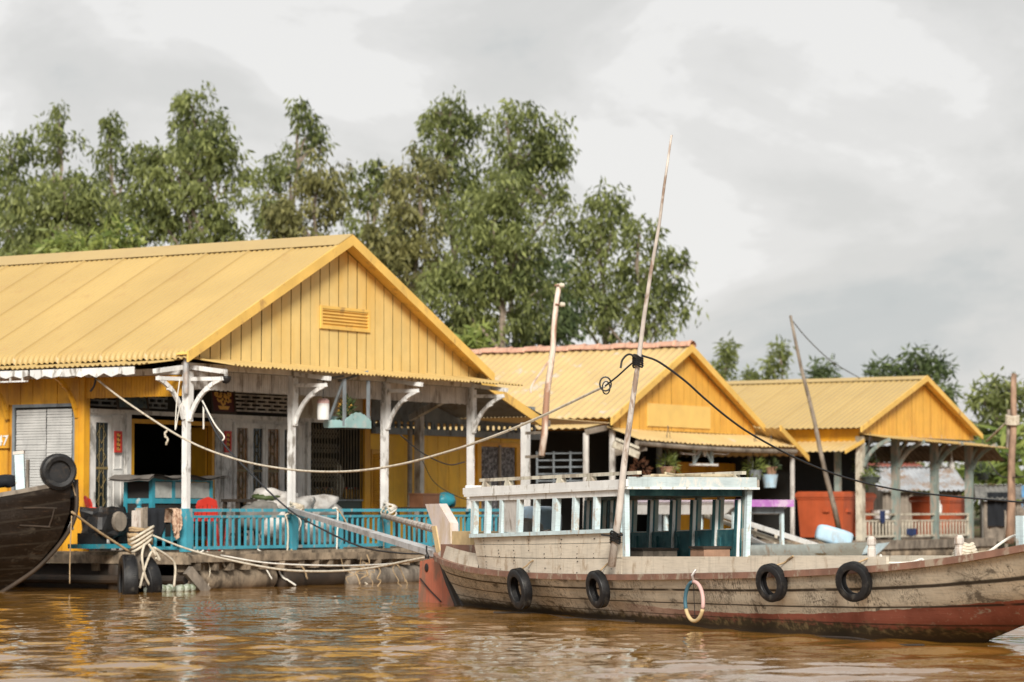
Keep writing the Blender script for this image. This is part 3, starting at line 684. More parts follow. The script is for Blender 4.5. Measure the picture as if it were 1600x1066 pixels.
    mb = MB(); n = 40; P = [[(a+(b-a)*i/n, 2.09+.015*math.sin(i*1.3), z) for z in (DZ, 1.5, 2.47)] for i in range(n+1)]; mb.grid(P); mb.grid([[(p[0], p[1]+.006, p[2]) for p in r_] for r_ in P]); mb.build('lace_curtain', LACE, o, fix=False)
    MB().box((a+b)/2-.03, (a+b)/2+.03, 2.03, 2.07, DZ, 2.5).build('screen_post', WOODG, o)
    return h
house1 = house_one()
# ------------------------------------------------------------------ house 2: older yellow house with clay ridge tiles
def gable(parent, apx, base, apz_, xl, xr, pitch, mat, backz):
    gl = lambda x: base+.05+(min((x-xl)/(apx-xl), (xr-x)/(xr-apx)))*(apz_-base-.05)
    mb = boards_x(MB(), xl, xr, -.012, backz, gl, pitch, .008, .022, .004)
    return mb.build('gable_wall', mat, parent)
def rake(parent, apx, apz, xe, ze, y, mat, h_=.17):
    p0 = Vector((apx, y, apz)); p1 = Vector((xe, y, ze)); return MB().prism([p0+Vector((0,0,.05)), p1+Vector((0,0,.05)), p1+Vector((0,0,.05-h_)), p0+Vector((0,0,.05-h_-.01))], (0, .035, 0)).build('bargeboard', mat, parent)
def house_two():
    h = thing('floating_house', 'middle yellow floating house with orange clay ridge tiles and hanging plants on its porch', 'house', H2.w(0,0,0), H2.a, 'yellow floating houses')
    X = H2.xy; Dk = .47
    r = roof_pair(h, 3.33, 5.20, 3.80, 3.75, 3.36, -.25, 15, YR2, .21, .020, 0, 0, rows=2)
    mb = MB(); y = -.3; k = 0
    while y < 14.8:
        ln = .46; P = []
        for yy, s in ((y, 1.0), (y+.05, 1.16), (y+.11, 1.0), (y+ln, .96)):
            P.append([(3.33+.17*s*math.cos(t), yy, 5.19+.035*math.sin(k*2.1)*.4+.13*s*math.sin(t)) for t in [math.pi*i/8 for i in range(9)]])
        mb.grid(P); mb.grid([[(3.33+(p[0]-3.33)*.9, p[1], p[2]-.012) for p in q] for q in P]); y += ln-.03; k += 1
    mb.build('ridge_tiles', TERRA, r, fix=False)
    gable(h, 3.33, 3.25, 5.10, .02, 7.06, .30, YG, 3.12)
    a, b = H2.fy(1010, 630, 0), H2.fy(1108, 673, 0); MB().box(a.x, b.x, -.04, -.017, 3.22, a.z).build('patch_panel', PATCH, h)
    rake(h, 3.33, 5.18, -.5, 3.30, -.285, YB); rake(h, 3.33, 5.18, 7.1, 3.32, -.285, YB)
    MB().prism([(7.06, -.25, 3.34), (3.34, -.25, 5.15), (3.34, -.02, 5.15), (7.06, -.02, 3.34)], (0, 0, -.012)).build('soffit', YB, h)
    corr(MB(), (-.22, .02, 3.16), (7.9, 0, -.02), (.06, -.84, -.30), .21, .018, 0, 2, 0, sag=.05, edge_jit=.02).build('pent_roof', YR2, h)
    corr(MB(), (.0, .05, 3.28), (0, 10, 0), (-1.02, .1, -.17), .21, .018, 0, 2, 0, edge_jit=.02).build('pent_roof', YR2, h)
    corr(MB(), (7.02, -.75, 3.30), (0, 10, 0), (1.45, 0, -.68), .21, .018, 0, 2).build('lean_to_roof', YR2, h)
    p = Vector((6.95, -.80, 3.36)); q = Vector((8.52, -.80, 2.62)); MB().prism([p, q, q+Vector((0,0,-.15)), p+Vector((0,0,-.15))], (0, .035, 0)).build('bargeboard', YB, h)
    MB().tube(spline([(-.1, -.72, 2.78), (2.5, -.74, 2.72), (5, -.73, 2.70), (7.9, -.72, 2.72)], 4), .065, 8).build('eave_beam', WOODG, h)
    MB().bar((-1.0, .1, 3.02), (.0, .1, 3.16), .07, .12).build('rafter', WOODG, h)
    mb = MB(); mb.box(-.06, -.01, .1, 14, 3.1, 3.36); mb.build('side_wall', OW, h)
    for x, y, zt, m, s in ((-.93, .15, 3.0, WPG, .07), (0, 0, 3.1, WPG, .075), (X(1030, .9), .9, 3.0, GREYP, .075), (X(1172, .9), .9, 3.0, GREYP, .075), (X(1238, -.55), -.55, 2.72, WPG, .06), (X(1199, 1.6), 1.6, 2.7, GREYP, .05)):
        MB().tube([(x-.02, y, -.1 if y < .2 else Dk), (x+.01, y+.01, zt*.5), (x, y, zt)], s, 7).build('post', m, h)
    MB().box(-.85, 11, -.75, 12, .38, Dk).build('deck', WOODB, h); mb = MB()
    mb.box(-.87, 11, -.80, -.752, .26, .45, .01); mb.box(-.9, -.852, -.78, 12, .26, .45); mb.build('deck_beam', WOODG, h)
    mb = MB()
    for i in range(6): mb.lathe([(.24, 0), (.27, .05), (.27, 1.75), (.24, 1.8)], 16, Matrix.Translation((-.8+i*1.95, -.4, .1)) @ Matrix.Rotation(R(90), 4, 'Y'))
    mb.build('float_log', WOODB, h, smooth=True)
    a, b = X(1058, 1.8), X(1172, 1.8)
    boards_x(MB(), a, b, 1.8, Dk, 2.45, .3).build('porch_wall', OW, h)
    boards_x(MB(), X(1172, 1.8)+.05, X(1196, 1.8), 1.83, Dk, 1.75, .3).build('half_wall', OW, h)
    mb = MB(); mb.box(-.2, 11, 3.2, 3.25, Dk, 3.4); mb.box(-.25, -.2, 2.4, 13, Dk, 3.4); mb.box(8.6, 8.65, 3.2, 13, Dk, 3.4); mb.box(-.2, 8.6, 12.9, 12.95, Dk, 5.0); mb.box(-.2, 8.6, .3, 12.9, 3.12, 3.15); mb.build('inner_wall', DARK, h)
    mb = MB(); c = H2.fx(868, 715, -.26)
    for i in range(5): z = 1.9+i*.16; mb.box(-.30, -.262, c.y-.9, c.y+.5, z, z+.03)
    for i in range(4): y = c.y-.9+i*.46; mb.box(-.30, -.262, y, y+.03, 1.85, 2.6)
    mb.build('window_bars', GREYP, h)
    MB().bar((.02, -.02, 2.55), (.35, -.72, 2.68), .06, .14).build('bracket', WOODG, h)
    return h
house2 = house_two()
# ------------------------------------------------------------------ house 3: far yellow house, open porch
def house_three():
    h = thing('floating_house', 'farthest yellow floating house, its open porch fenced by a cream balustrade beside orange fish bins', 'house', H3.w(0,0,0), H3.a, 'yellow floating houses')
    X = H3.xy; Dk = .45
    roof_pair(h, 3.58, 4.78, 4.05, 3.62, 3.33, -.25, 14, YR3, .16, .014, 0, 0, capmat=YR, cap=.3, rows=2)
    gable(h, 3.58, 3.25, 4.70, .04, 7.20, .24, YG, 3.16)
    rake(h, 3.58, 4.77, -.5, 3.30, -.285, YB, .14); rake(h, 3.58, 4.77, 7.22, 3.28, -.285, YB, .14)
    MB().prism([(7.2, -.25, 3.3), (3.6, -.25, 4.74), (3.6, -.02, 4.74), (7.2, -.02, 3.3)], (0, 0, -.012)).build('soffit', YB, h)
    corr(MB(), (-.1, .02, 3.20), (8.1, 0, -.13), (.05, -.84, -.13), .16, .014, 0, 2, 0, edge_jit=.012).build('pent_roof', YR, h)
    corr(MB(), (.0, -.1, 3.02), (0, 9, 0), (-1.05, 0, -.30), .16, .014, 0, 2, 0, edge_jit=.01).build('pent_roof', YR2, h)
    MB().prism([(.02, -.12, 3.05), (-1.07, -.12, 2.75), (-1.07, -.12, 2.66), (.02, -.12, 2.96)], (0, .03, 0)).build('bargeboard', YB, h)
    MB().box(-.06, -.01, .0, 12, 3.0, 3.32).build('side_wall', OW, h)
    corr(MB(), (7.25, -.5, 3.05), (0, 6, 0), (1.0, 0, -.45), .16, .014, 0, 2, 0).build('lean_to_roof', CEIL, h)
    for i, x in enumerate((0, 2.113, 4.578, 6.878)):
        MB().box(x-.09, x+.09, -.09, .09, .42, 3.12, .008).build('post', CREAM if i == 0 else SAGE, h)
        a = MB(); bracket(a, x, -.1, 2.35, 3.02, .72, (0,-1,0), .07, .10); a.build('bracket', SAGE, h)
        a = MB(); bracket(a, x+.1, 0, 2.45, 3.02, .6, (1,0,0), .07, .09); a.build('bracket', SAGE, h)
    for x, y, zt in ((X(1309, .6), .6, 2.75), (7.6, 2.6, 3.0), (6.9, 3.2, 3.0)): MB().box(x-.07, x+.07, y-.07, y+.07, Dk, zt).build('post', SAGE, h)
    mb = MB(); mb.box(-.05, 7.2, -.06, .06, 3.02, 3.12); mb.build('eave_beam', SAGE, h)
    railing(h, CREAM, (.1, 0, 0), (6.8, 0, 0), .55, .95, 1.12, .20, .034, tw=.07)
    MB().box(-2.2, 8, -.25, 10, .33, Dk).build('deck', WOODB, h); mb = MB(); mb.box(-2.25, 8, -.31, -.252, .22, .44, .01); mb.box(-2.3, 8, -.2, -.1, .05, .18); mb.build('deck_beam', WOODG, h)
    mb = MB()
    for i in range(6): mb.lathe([(.2, 0), (.23, .05), (.23, 1.65), (.2, 1.7)], 14, Matrix.Translation((-2.2+i*1.75, -.05, .08)) @ Matrix.Rotation(R(90), 4, 'Y'))
    mb.build('float_log', WOODB, h, smooth=True)
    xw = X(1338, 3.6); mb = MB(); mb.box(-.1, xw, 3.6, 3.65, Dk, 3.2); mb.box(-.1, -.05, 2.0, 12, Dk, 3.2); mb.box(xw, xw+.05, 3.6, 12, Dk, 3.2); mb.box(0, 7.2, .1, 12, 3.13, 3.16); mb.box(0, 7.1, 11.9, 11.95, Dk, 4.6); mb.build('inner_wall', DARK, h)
    return h
house3 = house_three()
# ------------------------------------------------------------------ huts on the bank at the right
def hut(name, label, px0, px1, py_e, py_r, Y, ang, mats, depth=3.2, base=835):
    a = at(px0, base, Y); b = at(px1, base, Y); Lx = (b-a).length; F = Frame((a.x, a.y, 0), ang); h = thing(name, label, 'hut', F.w(0,0,0), F.a, 'huts on the bank')
    ze = F.fy(px0, py_e, 0).z; zr = F.fy((px0+px1)/2, py_r, depth*.5).z
    corr(MB(), (-.2, -.35, ze-.05), (Lx+.4, 0, 0), (0, depth*.55+.35, zr-ze), .15, .02, 0, 2, 0).build('roof', mats[0], h)
    corr(MB(), (-.2, depth*.55, zr), (Lx+.4, 0, 0), (0, depth*.5, -(zr-ze)), .15, .02, 0, 2, 0).build('roof', mats[1], h)
    z0 = .3
    mb = boards_x(MB(), 0, Lx, 0, z0, ze-.1, .22); mb.box(0, Lx, .03, .05, z0, ze-.1); mb.build('wall', mats[2], h)
    mb = MB(); mb.prism([(Lx, 0, z0), (Lx, depth, z0), (Lx, depth, ze-.1), (Lx, depth*.55, zr-.08), (Lx, 0, ze-.1)], (-.03, 0, 0)); mb.build('wall', mats[3], h)
    mb = MB(); mb.prism([(0, 0, z0), (0, depth, z0), (0, depth, ze-.1), (0, depth*.55, zr-.08), (0, 0, ze-.1)], (.03, 0, 0)); mb.build('wall', mats[3], h)
    for x in (.1, Lx*.35, Lx*.7, Lx-.1): MB().bar((x, -.04, 0), (x, -.04, ze-.1), .09, .09).build('post', WOODG, h)
    return h
hut('tin_hut', 'hut with a streaky galvanised tin roof behind the far house', 1380, 1505, 764, 729, 86, 4, (TIN, TIN, WOODG, WOODG))
hut('tin_hut', 'low hut with a rusty red tin roof peeping above the galvanised roof', 1362, 1445, 737, 722, 93, 4, (TINR, TINR, TARP, TARP))
h_ = hut('tarpaulin_hut', 'patched grey hut hung with tarpaulins at the right edge of the photo', 1535, 1640, 778, 757, 84, -8, (TARP, TIN, WOODG, TARP), 3)
for (a, b, c, d, m, nm) in ((.15, .85, .75, 1.75, CLOTHD, 'hanging_sheet'), (1.0, 1.8, .5, 1.5, WOODG, 'wall_sheet'), (1.15, 1.75, 1.25, 1.95, TARPB, 'blue_sheet')):
    n = 8; P = [[(a+(b-a)*i/n, -.09-.05*math.sin(i*1.7+j), c+(d-c)*j/5) for j in range(6)] for i in range(n+1)]
    mb = MB().grid(P); mb.grid([[(p[0], p[1]+.012, p[2]) for p in q] for q in P]); mb.build(nm, m, h_, fix=False, smooth=True)
# ------------------------------------------------------------------ hull lofting shared by the boats
def interp(tab, x): return float(np.interp(x, [a for a, b in tab], [b for a, b in tab]))
def smooth_tab(tab, n=60):
    xs = np.linspace(tab[0][0], tab[-1][0], n); ys = np.interp(xs, [a for a, b in tab], [b for a, b in tab])
    for _ in range(3): ys[1:-1] = .25*ys[:-2]+.5*ys[1:-1]+.25*ys[2:]
    return list(zip(xs, ys))
def hull(name, mat, parent, wl, gun, sheer, xs_tab, xb_tab, bott=.45, zbot=-.35, steps=((.72, .016), (.46, .008)), nt=90, nv=26):
    wl, gun, sheer = smooth_tab(wl), smooth_tab(gun), smooth_tab(sheer)
    side = []; uvs = []
    for i in range(nt+1):
        t = i/nt; t = .5-.5*math.cos(math.pi*t) if True else t
        row = []; ur = []
        for j in range(nv+1):
            v = j/nv
            # find x for this level by fixed point: z depends on the sheer at x
            x = t*(gun[-1][0]-gun[0][0])+gun[0][0]
            for _ in range(4):
                z = zbot+(interp(sheer, x)-zbot)*v; xa, xb = interp(xs_tab, z), interp(xb_tab, z); x = xa+(xb-xa)*t
            v0 = -zbot/(interp(sheer, x)-zbot); tw = wl[0][0]+(wl[-1][0]-wl[0][0])*t; tg = gun[0][0]+(gun[-1][0]-gun[0][0])*t
            B0, B1 = interp(wl, tw), interp(gun, tg)
            if v <= v0: q = v/v0; hb = B0*(bott+(1-bott)*math.sin(q*math.pi/2))
            else: q = (v-v0)/(1-v0); hb = B0+(B1-B0)*(1-(1-q)**1.35)
            va = (z)/(interp(sheer, x))
            for s_, d_ in steps:
                if va > s_: hb += d_*min(1, hb/.1)
            row.append((x, hb, z)); ur.append((x, va))
        side.append(row); uvs.append(ur)
    mb = MB(); m = nv+1
    vs = [(p[0], -p[1], p[2]) for r in side for p in r]+[(p[0], p[1], p[2]) for r in side for p in r]
    K = (nt+1)*m; f = []
    for i in range(nt):
        for j in range(nv):
            a = i*m+j; f.append((a, a+m, a+m+1, a+1)); f.append((K+a, K+a+1, K+a+m+1, K+a+m))
    for i in range(nt): f.append((i*m, K+i*m, K+(i+1)*m, (i+1)*m))
    mb.add(vs, f); o = mb.build(name, mat, parent)
    me = o.data; ul = me.uv_layers.new(name='UVMap'); flat = [u for r in uvs for u in r]*2
    for lp in me.loops: ul.data[lp.index].uv = flat[lp.vertex_index]
    me.polygons.foreach_set('use_smooth', [True]*len(me.polygons))
    try: me.set_sharp_from_angle(angle=R(32))
    except Exception: pass
    gl = [(r[-1][0], r[-1][1], r[-1][2]) for r in side]
    return o, gl
def hullmat(name, wood, seams, red=None, slime=True, dark=(.05,.035,.02), grime=.4, scratch=None, rough=.72):
    m, t, p = newmat(name); tcn = t.nodes.new('ShaderNodeTexCoord'); co = tcn.outputs['Object']; uv = tcn.outputs['UV']
    sx = t.nodes.new('ShaderNodeSeparateXYZ'); t.links.new(co, sx.inputs[0]); su = t.nodes.new('ShaderNodeSeparateXYZ'); t.links.new(uv, su.inputs[0])
    M_ = lambda op, a, b=None, c=None: mth(op, a, b, c, tree=t)
    wob = noise(t, mapping(t, co, (.8, .8, .8)), 2, 3); v = M_('ADD', su.outputs[1], M_('MULTIPLY', M_('SUBTRACT', wob, .5), .02))
    grain = noise(t, mapping(t, co, (1.3, 4, 26)), 3, 6, .65, .4); big = noise(t, co, 1.6, 6, .6)
    col = mixc(t, step(t, big, .3, .7), tuple(c*.72 for c in wood), tuple(min(1, c*1.12) for c in wood))
    col = mixc(t, M_('MULTIPLY', step(t, grain, .46, .72), .5), col, tuple(c*.52 for c in wood))
    # plank to plank tone
    pl = t.nodes.new('ShaderNodeTexWhiteNoise'); pl.noise_dimensions = '2D'; cx = t.nodes.new('ShaderNodeCombineXYZ')
    t.links.new(M_('FLOOR', M_('MULTIPLY', su.outputs[0], .45)), cx.inputs[0]); t.links.new(M_('FLOOR', M_('MULTIPLY', v, 4.1)), cx.inputs[1]); t.links.new(cx.outputs[0], pl.inputs[0])
    col = mixc(t, M_('MULTIPLY', pl.outputs[0], .22), col, tuple(c*.55 for c in wood), 'MIX')
    # rain and rust streaks
    st = noise(t, mapping(t, co, (7, 7, .7)), 2.4, 5, .6); col = mixc(t, M_('MULTIPLY', step(t, st, .54, .76), grime), col, tuple(c*.30 for c in wood))
    fs = noise(t, mapping(t, co, (30, 30, 1.1)), 1.5, 6, .6); fm = step(t, noise(t, co, .8, 4), .42, .62); col = mixc(t, M_('MULTIPLY', M_('MULTIPLY', step(t, fs, .53, .62), fm), .8), col, tuple(c*.22 for c in wood))
    blot = noise(t, mapping(t, co, (1.2, 1.2, 2.6)), 2.3, 9, .72, .6); col = mixc(t, M_('MULTIPLY', step(t, blot, .545, .65), .75), col, (.055, .045, .034))
    crack = noise(t, mapping(t, co, (16, 16, 2.2)), 1.6, 8, .7, 1.2); ck = M_('SUBTRACT', 1, step(t, M_('ABSOLUTE', M_('SUBTRACT', crack, .5)), .010, .030)); msk = step(t, noise(t, co, 1.1, 4), .45, .6)
    col = mixc(t, M_('MULTIPLY', M_('MULTIPLY', ck, msk), .8), col, (.04, .03, .022))
    # nail rows and knots
    vo = t.nodes.new('ShaderNodeTexVoronoi'); vo.inputs['Scale'].default_value = 5.5; t.links.new(mapping(t, co, (1, 1, 1.6)), vo.inputs['Vector'])
    col = mixc(t, M_('MULTIPLY', M_('SUBTRACT', 1, step(t, vo.outputs['Distance'], .045, .10)), .75), col, (.035, .026, .02))
    if red:
        a, b, s0 = red; d = M_('SUBTRACT', sx.outputs[0], s0); zr = M_('ADD', a, M_('MULTIPLY', b, M_('MULTIPLY', d, d)))
        jag = M_('MULTIPLY', M_('SUBTRACT', noise(t, mapping(t, co, (3, 3, 3)), 3, 5), .5), .03)
        rm = M_('LESS_THAN', M_('ADD', sx.outputs[2], jag), zr); rm = M_('MULTIPLY', rm, step(t, sx.outputs[0], 4.5, 8.5))
        scr = noise(t, mapping(t, co, (22, 22, .8), rot=(0, .25, 0)), 1.6, 4); rc = mixc(t, step(t, scr, .60, .72), (.32, .105, .070), (.44, .27, .19))
        rc = mixc(t, step(t, noise(t, co, 2.2, 6), .42, .66), rc, (.22, .07, .046)); wear = step(t, noise(t, mapping(t, co, (1, 1, 2)), 4, 7, .7), .62, .70)
        col = mixc(t, rm, col, mixc(t, M_('MULTIPLY', wear, .8), rc, tuple(c*.6 for c in wood)))
    for s0, w_, k in seams:
        ln = M_('SUBTRACT', 1, step(t, M_('ABSOLUTE', M_('SUBTRACT', v, s0)), w_*.4, w_)); ln = M_('MULTIPLY', ln, k)
        br = step(t, noise(t, mapping(t, co, (2, 2, .1)), 1.5, 4), .25, .42); col = mixc(t, M_('MULTIPLY', ln, br), col, (.03, .024, .018))
    if slime:
        sn = noise(t, mapping(t, co, (2.5, 2.5, 5)), 2.5, 7, .68); lv = M_('ADD', .085, M_('MULTIPLY', M_('SUBTRACT', sn, .5), .26))
        lv = M_('ADD', lv, M_('MULTIPLY', .035, step(t, sx.outputs[0], 6, 9)))
        f = M_('SUBTRACT', 1, step(t, M_('SUBTRACT', sx.outputs[2], lv), -.03, .05)); sc = mixc(t, step(t, noise(t, co, 14, 5), .45, .7), (.055, .042, .022), (.20, .15, .075))
        col = mixc(t, f, col, sc); low = M_('SUBTRACT', 1, step(t, M_('ADD', sx.outputs[2], M_('MULTIPLY', M_('SUBTRACT', sn, .5), .1)), .03, .07)); col = mixc(t, low, col, dark)
    if scratch:
        sn = noise(t, mapping(t, co, (1.2, 3, 14), rot=(0, .25, 0)), 2.6, 7, .72, .5); col = mixc(t, M_('MULTIPLY', step(t, sn, .56, .74), .75), col, scratch)
        sp = noise(t, co, 16, 4); col = mixc(t, M_('MULTIPLY', step(t, sp, .70, .76), .6), col, tuple(c*2.2 for c in scratch))
    t.links.new(col, p.inputs['Base Color']); p.inputs['Roughness'].default_value = rough; p.inputs['Specular IOR Level'].default_value = .3
    bump(t, p, M_('ADD', M_('MULTIPLY', grain, .6), M_('MULTIPLY', blot, .6)), .35, .012)
    return m
HULLM = hullmat('weathered boat planks', (.71, .635, .50), ((.72, .030, .95), (.46, .018, .9), (.22, .016, .75)), red=(.175, .0108, 7.6), grime=.28)
HULLD = hullmat('dark oiled boat planks', (.012, .0075, .005), tuple((.12*i, .012, .8) for i in range(1, 8)), slime=False, grime=.5, scratch=(.075, .040, .021), rough=.42)
HULLB = hullmat('pale blue boat planks', (.70, .80, .83), ((.7, .02, .6), (.4, .02, .5)), slime=True)
BEAM = paint('beige cabin planks', (.68, .61, .495), .7, .12, 2.5, (.42, .33, .23), .24, 5.0, .07, .5, .35, .35, 40, grain=(1.2, 1.2, 22))
# ------------------------------------------------------------------ tyre
def tyre_mb(Rr, W, n=40):
    ri = Rr*.60; pr = [(ri, -W*.36), (ri*1.04, -W*.44), (Rr*.84, -W*.50), (Rr*.95, -W*.42), (Rr*.99, -W*.22), (Rr, 0), (Rr*.99, W*.22), (Rr*.95, W*.42), (Rr*.84, W*.50), (ri*1.04, W*.44), (ri, W*.36), (ri*1.10, W*.30), (Rr*.86, W*.36), (Rr*.91, 0), (Rr*.86, -W*.36), (ri*1.10, -W*.30)]
    mb = MB().lathe(pr, n, closed=True); k = 0
    for i in range(n*2):                      # tread blocks
        t = math.pi*2*(i+.5)/(n*2)
        for sgn in (-1, 1):
            c = Vector((math.cos(t), math.sin(t), 0)); tg = Vector((-math.sin(t), math.cos(t), 0)); z = sgn*W*.2
            mb.bar(c*Rr*.985+tg*Rr*.012+Vector((0,0,z-W*.14)), c*Rr*.985-tg*Rr*.012+Vector((0,0,z+W*.14)), Rr*.035, Rr*.035, up=tuple(c))
    return mb
def tyre(label, loc, axis, Rr=.22, W=.11, group='tyre fenders on the beige boat', roll=0, hang=None, name='tyre'):
    t = thing(name, label, 'tyre', loc, 0, group)
    o = tyre_mb(Rr, W).build('tyre_casing', BLK, t, smooth=True); o.data.set_sharp_from_angle(angle=R(40))
    o.rotation_euler = Vector(axis).to_track_quat('Z', 'Y').to_euler()
    if hang:
        q = [Vector(p)-Vector(loc) for p in hang]; rope_mb(q, .010, 5, 4, .003).build('hanger', ROPEB if len(q) < 4 else IRON, t)
    return t
# ------------------------------------------------------------------ the beige boat in front
def beige_boat():
    b = thing('wooden_boat', 'long weathered beige wooden boat with pale blue cabin and red bottom, moored in front', 'boat', BT.w(0,0,0), BT.a)
    wl = [(0,.0),(1.0,.13),(1.9,.26),(3.8,.47),(6,.60),(8,.64),(9.5,.64),(10.4,.55),(11.0,.34),(11.55,0)]
    gun = [(-.72,.05),(-.35,.24),(.2,.42),(.9,.56),(1.9,.72),(3,.775),(4.2,.80),(6,.82),(9,.85),(11,.84),(12.3,.71),(13.2,.48),(13.9,.2),(14.2,.03)]
    sheer = [(-.72,.66),(-.2,.63),(.6,.577),(1.3,.535),(1.95,.505),(3,.482),(4,.482),(5,.492),(6,.512),(7,.54),(8,.57),(9,.60),(10,.645),(11,.695),(11.8,.765),(12.3,.82),(12.8,.90),(13.3,.985),(14.2,1.14)]
    xs = [(-.35,.35),(0,.0),(.35,-.42),(.66,-.72)]; xb = [(-.35,10.7),(0,11.55),(.19,12.2),(.5,13.0),(.8,13.65),(1.14,14.2)]
    ho, gl = hull('hull', HULLM, b, wl, gun, sheer, xs, xb)
    gx = [p[0] for p in gl]; gy = [p[1] for p in gl]; gz = [p[2] for p in gl]
    G = lambda x: float(np.interp(x, gx, gy)); S = lambda x: float(np.interp(x, gx, gz))
    for sg in (-1, 1):
        mb = MB(); P = []
        for x in np.linspace(-.70, 14.1, 90):
            y = sg*G(x); z = S(x); o_ = .035
            P.append([(x, y-sg*.03, z+.022), (x, y+sg*o_, z+.022), (x, y+sg*(o_+.004), z-.042), (x, y-sg*.01, z-.042), (x, y-sg*.03, z+.022)])
        mb.grid(P); mb.build('rub_rail', RUST, b, fix=True)
    # bulwark planks, both sides
    top = lambda x: .728+(x-5.85)*.0145
    for sg in (-1, 1):
        P = []; Q = []
        for x in np.linspace(5.87, 11.05, 40):
            y = sg*(G(x)-.045); P.append([(x, y, S(x)+.02), (x, y, (S(x)+top(x))/2), (x, y, top(x))]); Q.append([(x, y-sg*.03, top(x)), (x, y-sg*.03, S(x)+.02)])
        P = [a+c for a, c in zip(P, Q)]; mb = MB().grid(P)
        mb.add(P[0], [(0,1,2,3,4)]); mb.add(P[-1], [(4,3,2,1,0)]); mb.build('bulwark', BEAM, b)
        # inner gunwale cap forward
        P = []
        for x in np.linspace(11.0, 14.0, 30): y = sg*max(0, G(x)-.02); w_ = min(.10, max(0, G(x)-.03)); P.append([(x, y, S(x)+.026), (x, y-sg*w_, S(x)+.028), (x, y-sg*w_, S(x)-.05)])
        MB().grid(P).build('gunwale_cap', WOODG, b)
    P = []
    for x in np.linspace(-.55, 14.0, 60): g = max(.01, G(x)-.06); z = S(x)-(.05 if x < 1.9 or x > 11.2 else .12); P.append([(x, -g, z), (x, g, z)])
    MB().grid(P).build('deck', WOODG, b, fix=False)
    # cabin walls below the windows
    sill = lambda x: .945+(x-2.0)*.0235
    for sg in (-1, 1):
        mb = MB(); bw_ = [0, .36, .70, 1.0]
        for k in range(3):
            P = []; Q = []
            for x in np.linspace(1.95, 5.86, 24):
                y0 = sg*(G(x)-.04); y1 = sg*.785; z0 = S(x)+.02; z1 = sill(x)
                a = bw_[k]+.006; c = bw_[k+1]-.006; off = sg*.006*(k % 2)
                f = lambda q: (x, y0+(y1-y0)*q+off, z0+(z1-z0)*q)
                p0, p1 = f(a), f(c); P.append([p0, p1, (p1[0], p1[1]-sg*.03, p1[2]), (p0[0], p0[1]-sg*.03, p0[2]), p0])
            mb.grid(P); mb.add(P[0][:4], [(0,1,2,3)]); mb.add(P[-1][:4], [(3,2,1,0)])
        # nail rows
        wall = mb.build('cabin_wall', BEAM, b)
        if sg < 0:
            mb = MB()
            for x in np.arange(2.25, 5.8, .42):
                for q in np.linspace(.04, .97, 12):
                    if random.random() < .45: continue
                    y = sg*(G(x)-.04)+(sg*.785-sg*(G(x)-.04))*q; z = S(x)+.02+(sill(x)-S(x)-.02)*q; xx = x+random.uniform(-.015,.015); s_ = random.uniform(.004,.009); mb.box(xx-s_, xx+s_, y-.012, y-.006, z-s_*.7, z+s_*.7)
            mb.build('nail_heads', IRON, wall)
        P = [[(x, sg*min(.735, G(x)-.085), S(x)+.0), (x, sg*(.785-.05), sill(x)-.01)] for x in np.linspace(2.0, 5.84, 14)]; 
        mb = MB().grid(P); mb.grid([[(p[0], p[1]-sg*.012, p[2]) for p in q] for q in P])
        for x in (2.4, 2.9, 3.4, 3.9, 4.4, 4.9, 5.4): mb.box(x-.03, x+.03, min(sg*.70, sg*.722), max(sg*.70, sg*.722), .52, .93)
        mb.build('cabin_lining', BOATIN, b, fix=False)
        # sill, head, window posts
        mb = MB().bar((1.93, sg*.80, sill(1.93)-.02), (5.87, sg*.80, sill(5.87)-.02), .06, .045); mb.build('window_sill', LBLUE, b)
        MB().bar((1.93, sg*.80, 1.385), (5.87, sg*.80, 1.435), .05, .075).build('window_head', WPB if sg < 0 else SAGE, b)
        for i, x in enumerate((2.05, 2.414, 2.825, 3.297, 3.741, 4.256, 4.742, 5.261, 5.83)):
            z0 = sill(x)+.003; z1 = 1.350+(x-1.93)*.0127; ww = .10 if i == 5 else .066; lean = -.03 if i < 8 else 0
            if sg > 0:
                xq = (2.09, 2.40, 2.72, 3.207, 3.74, 4.29, 4.778, 5.298, 5.80)[i]; rb = MB().bar((xq-.02, .715, .53), (xq+.0, .74, 1.36), .075, .06, up=(1,0,0)).build('cabin_rib', BOATIN, b); MB().bar((xq+.018, .70, .535), (xq+.038, .725, 1.36), .035, .014, up=(1,0,0)).build('rib_lit_edge', WPB, rb)  # added white strip paints in the lit front edge of each dark rib
            if sg > 0: x = (2.09, 2.40, 2.72, 3.207, 3.74, 4.29, 4.778, 5.298, 5.83)[i]; ww = .055; lean = -.03
            MB().bar((x+lean, sg*.795, z0), (x, sg*.795, z1), .065, ww, up=(1,0,0)).build('window_post', LBLUE if sg < 0 else SAGE, b)
        if sg < 0: MB().bar((3.055, -.79, sill(3)+.003), (3.065, -.79, 1.36), .02, .40, up=(1,0,0)).build('window_panel', WPG, b)
        # front corner post
        MB().bar((5.90, sg*.765, .50), (5.93, sg*.79, 1.475), .06, .06, up=(1,0,0)).build('corner_post', LBLUE, b)
        for x in (1.97,): MB().bar((x-.005, sg*.785, .95), (x+.03, sg*.79, 1.42), .06, .06, up=(1,0,0)).build('corner_post', WPB, b)
    # roof
    zr = lambda x: 1.497+(x-1.9)*.0165
    P = []
    for x in np.linspace(1.86, 6.0, 20): P.append([(x, y, zr(x)+.055*(1-(y/.82)**2)-.006) for y in np.linspace(-.82, .82, 11)])
    mb = MB().grid(P); mb.grid([[(p[0], p[1], p[2]-.028) for p in q] for q in P]); mb.build('cabin_roof', WPB, b, fix=False)
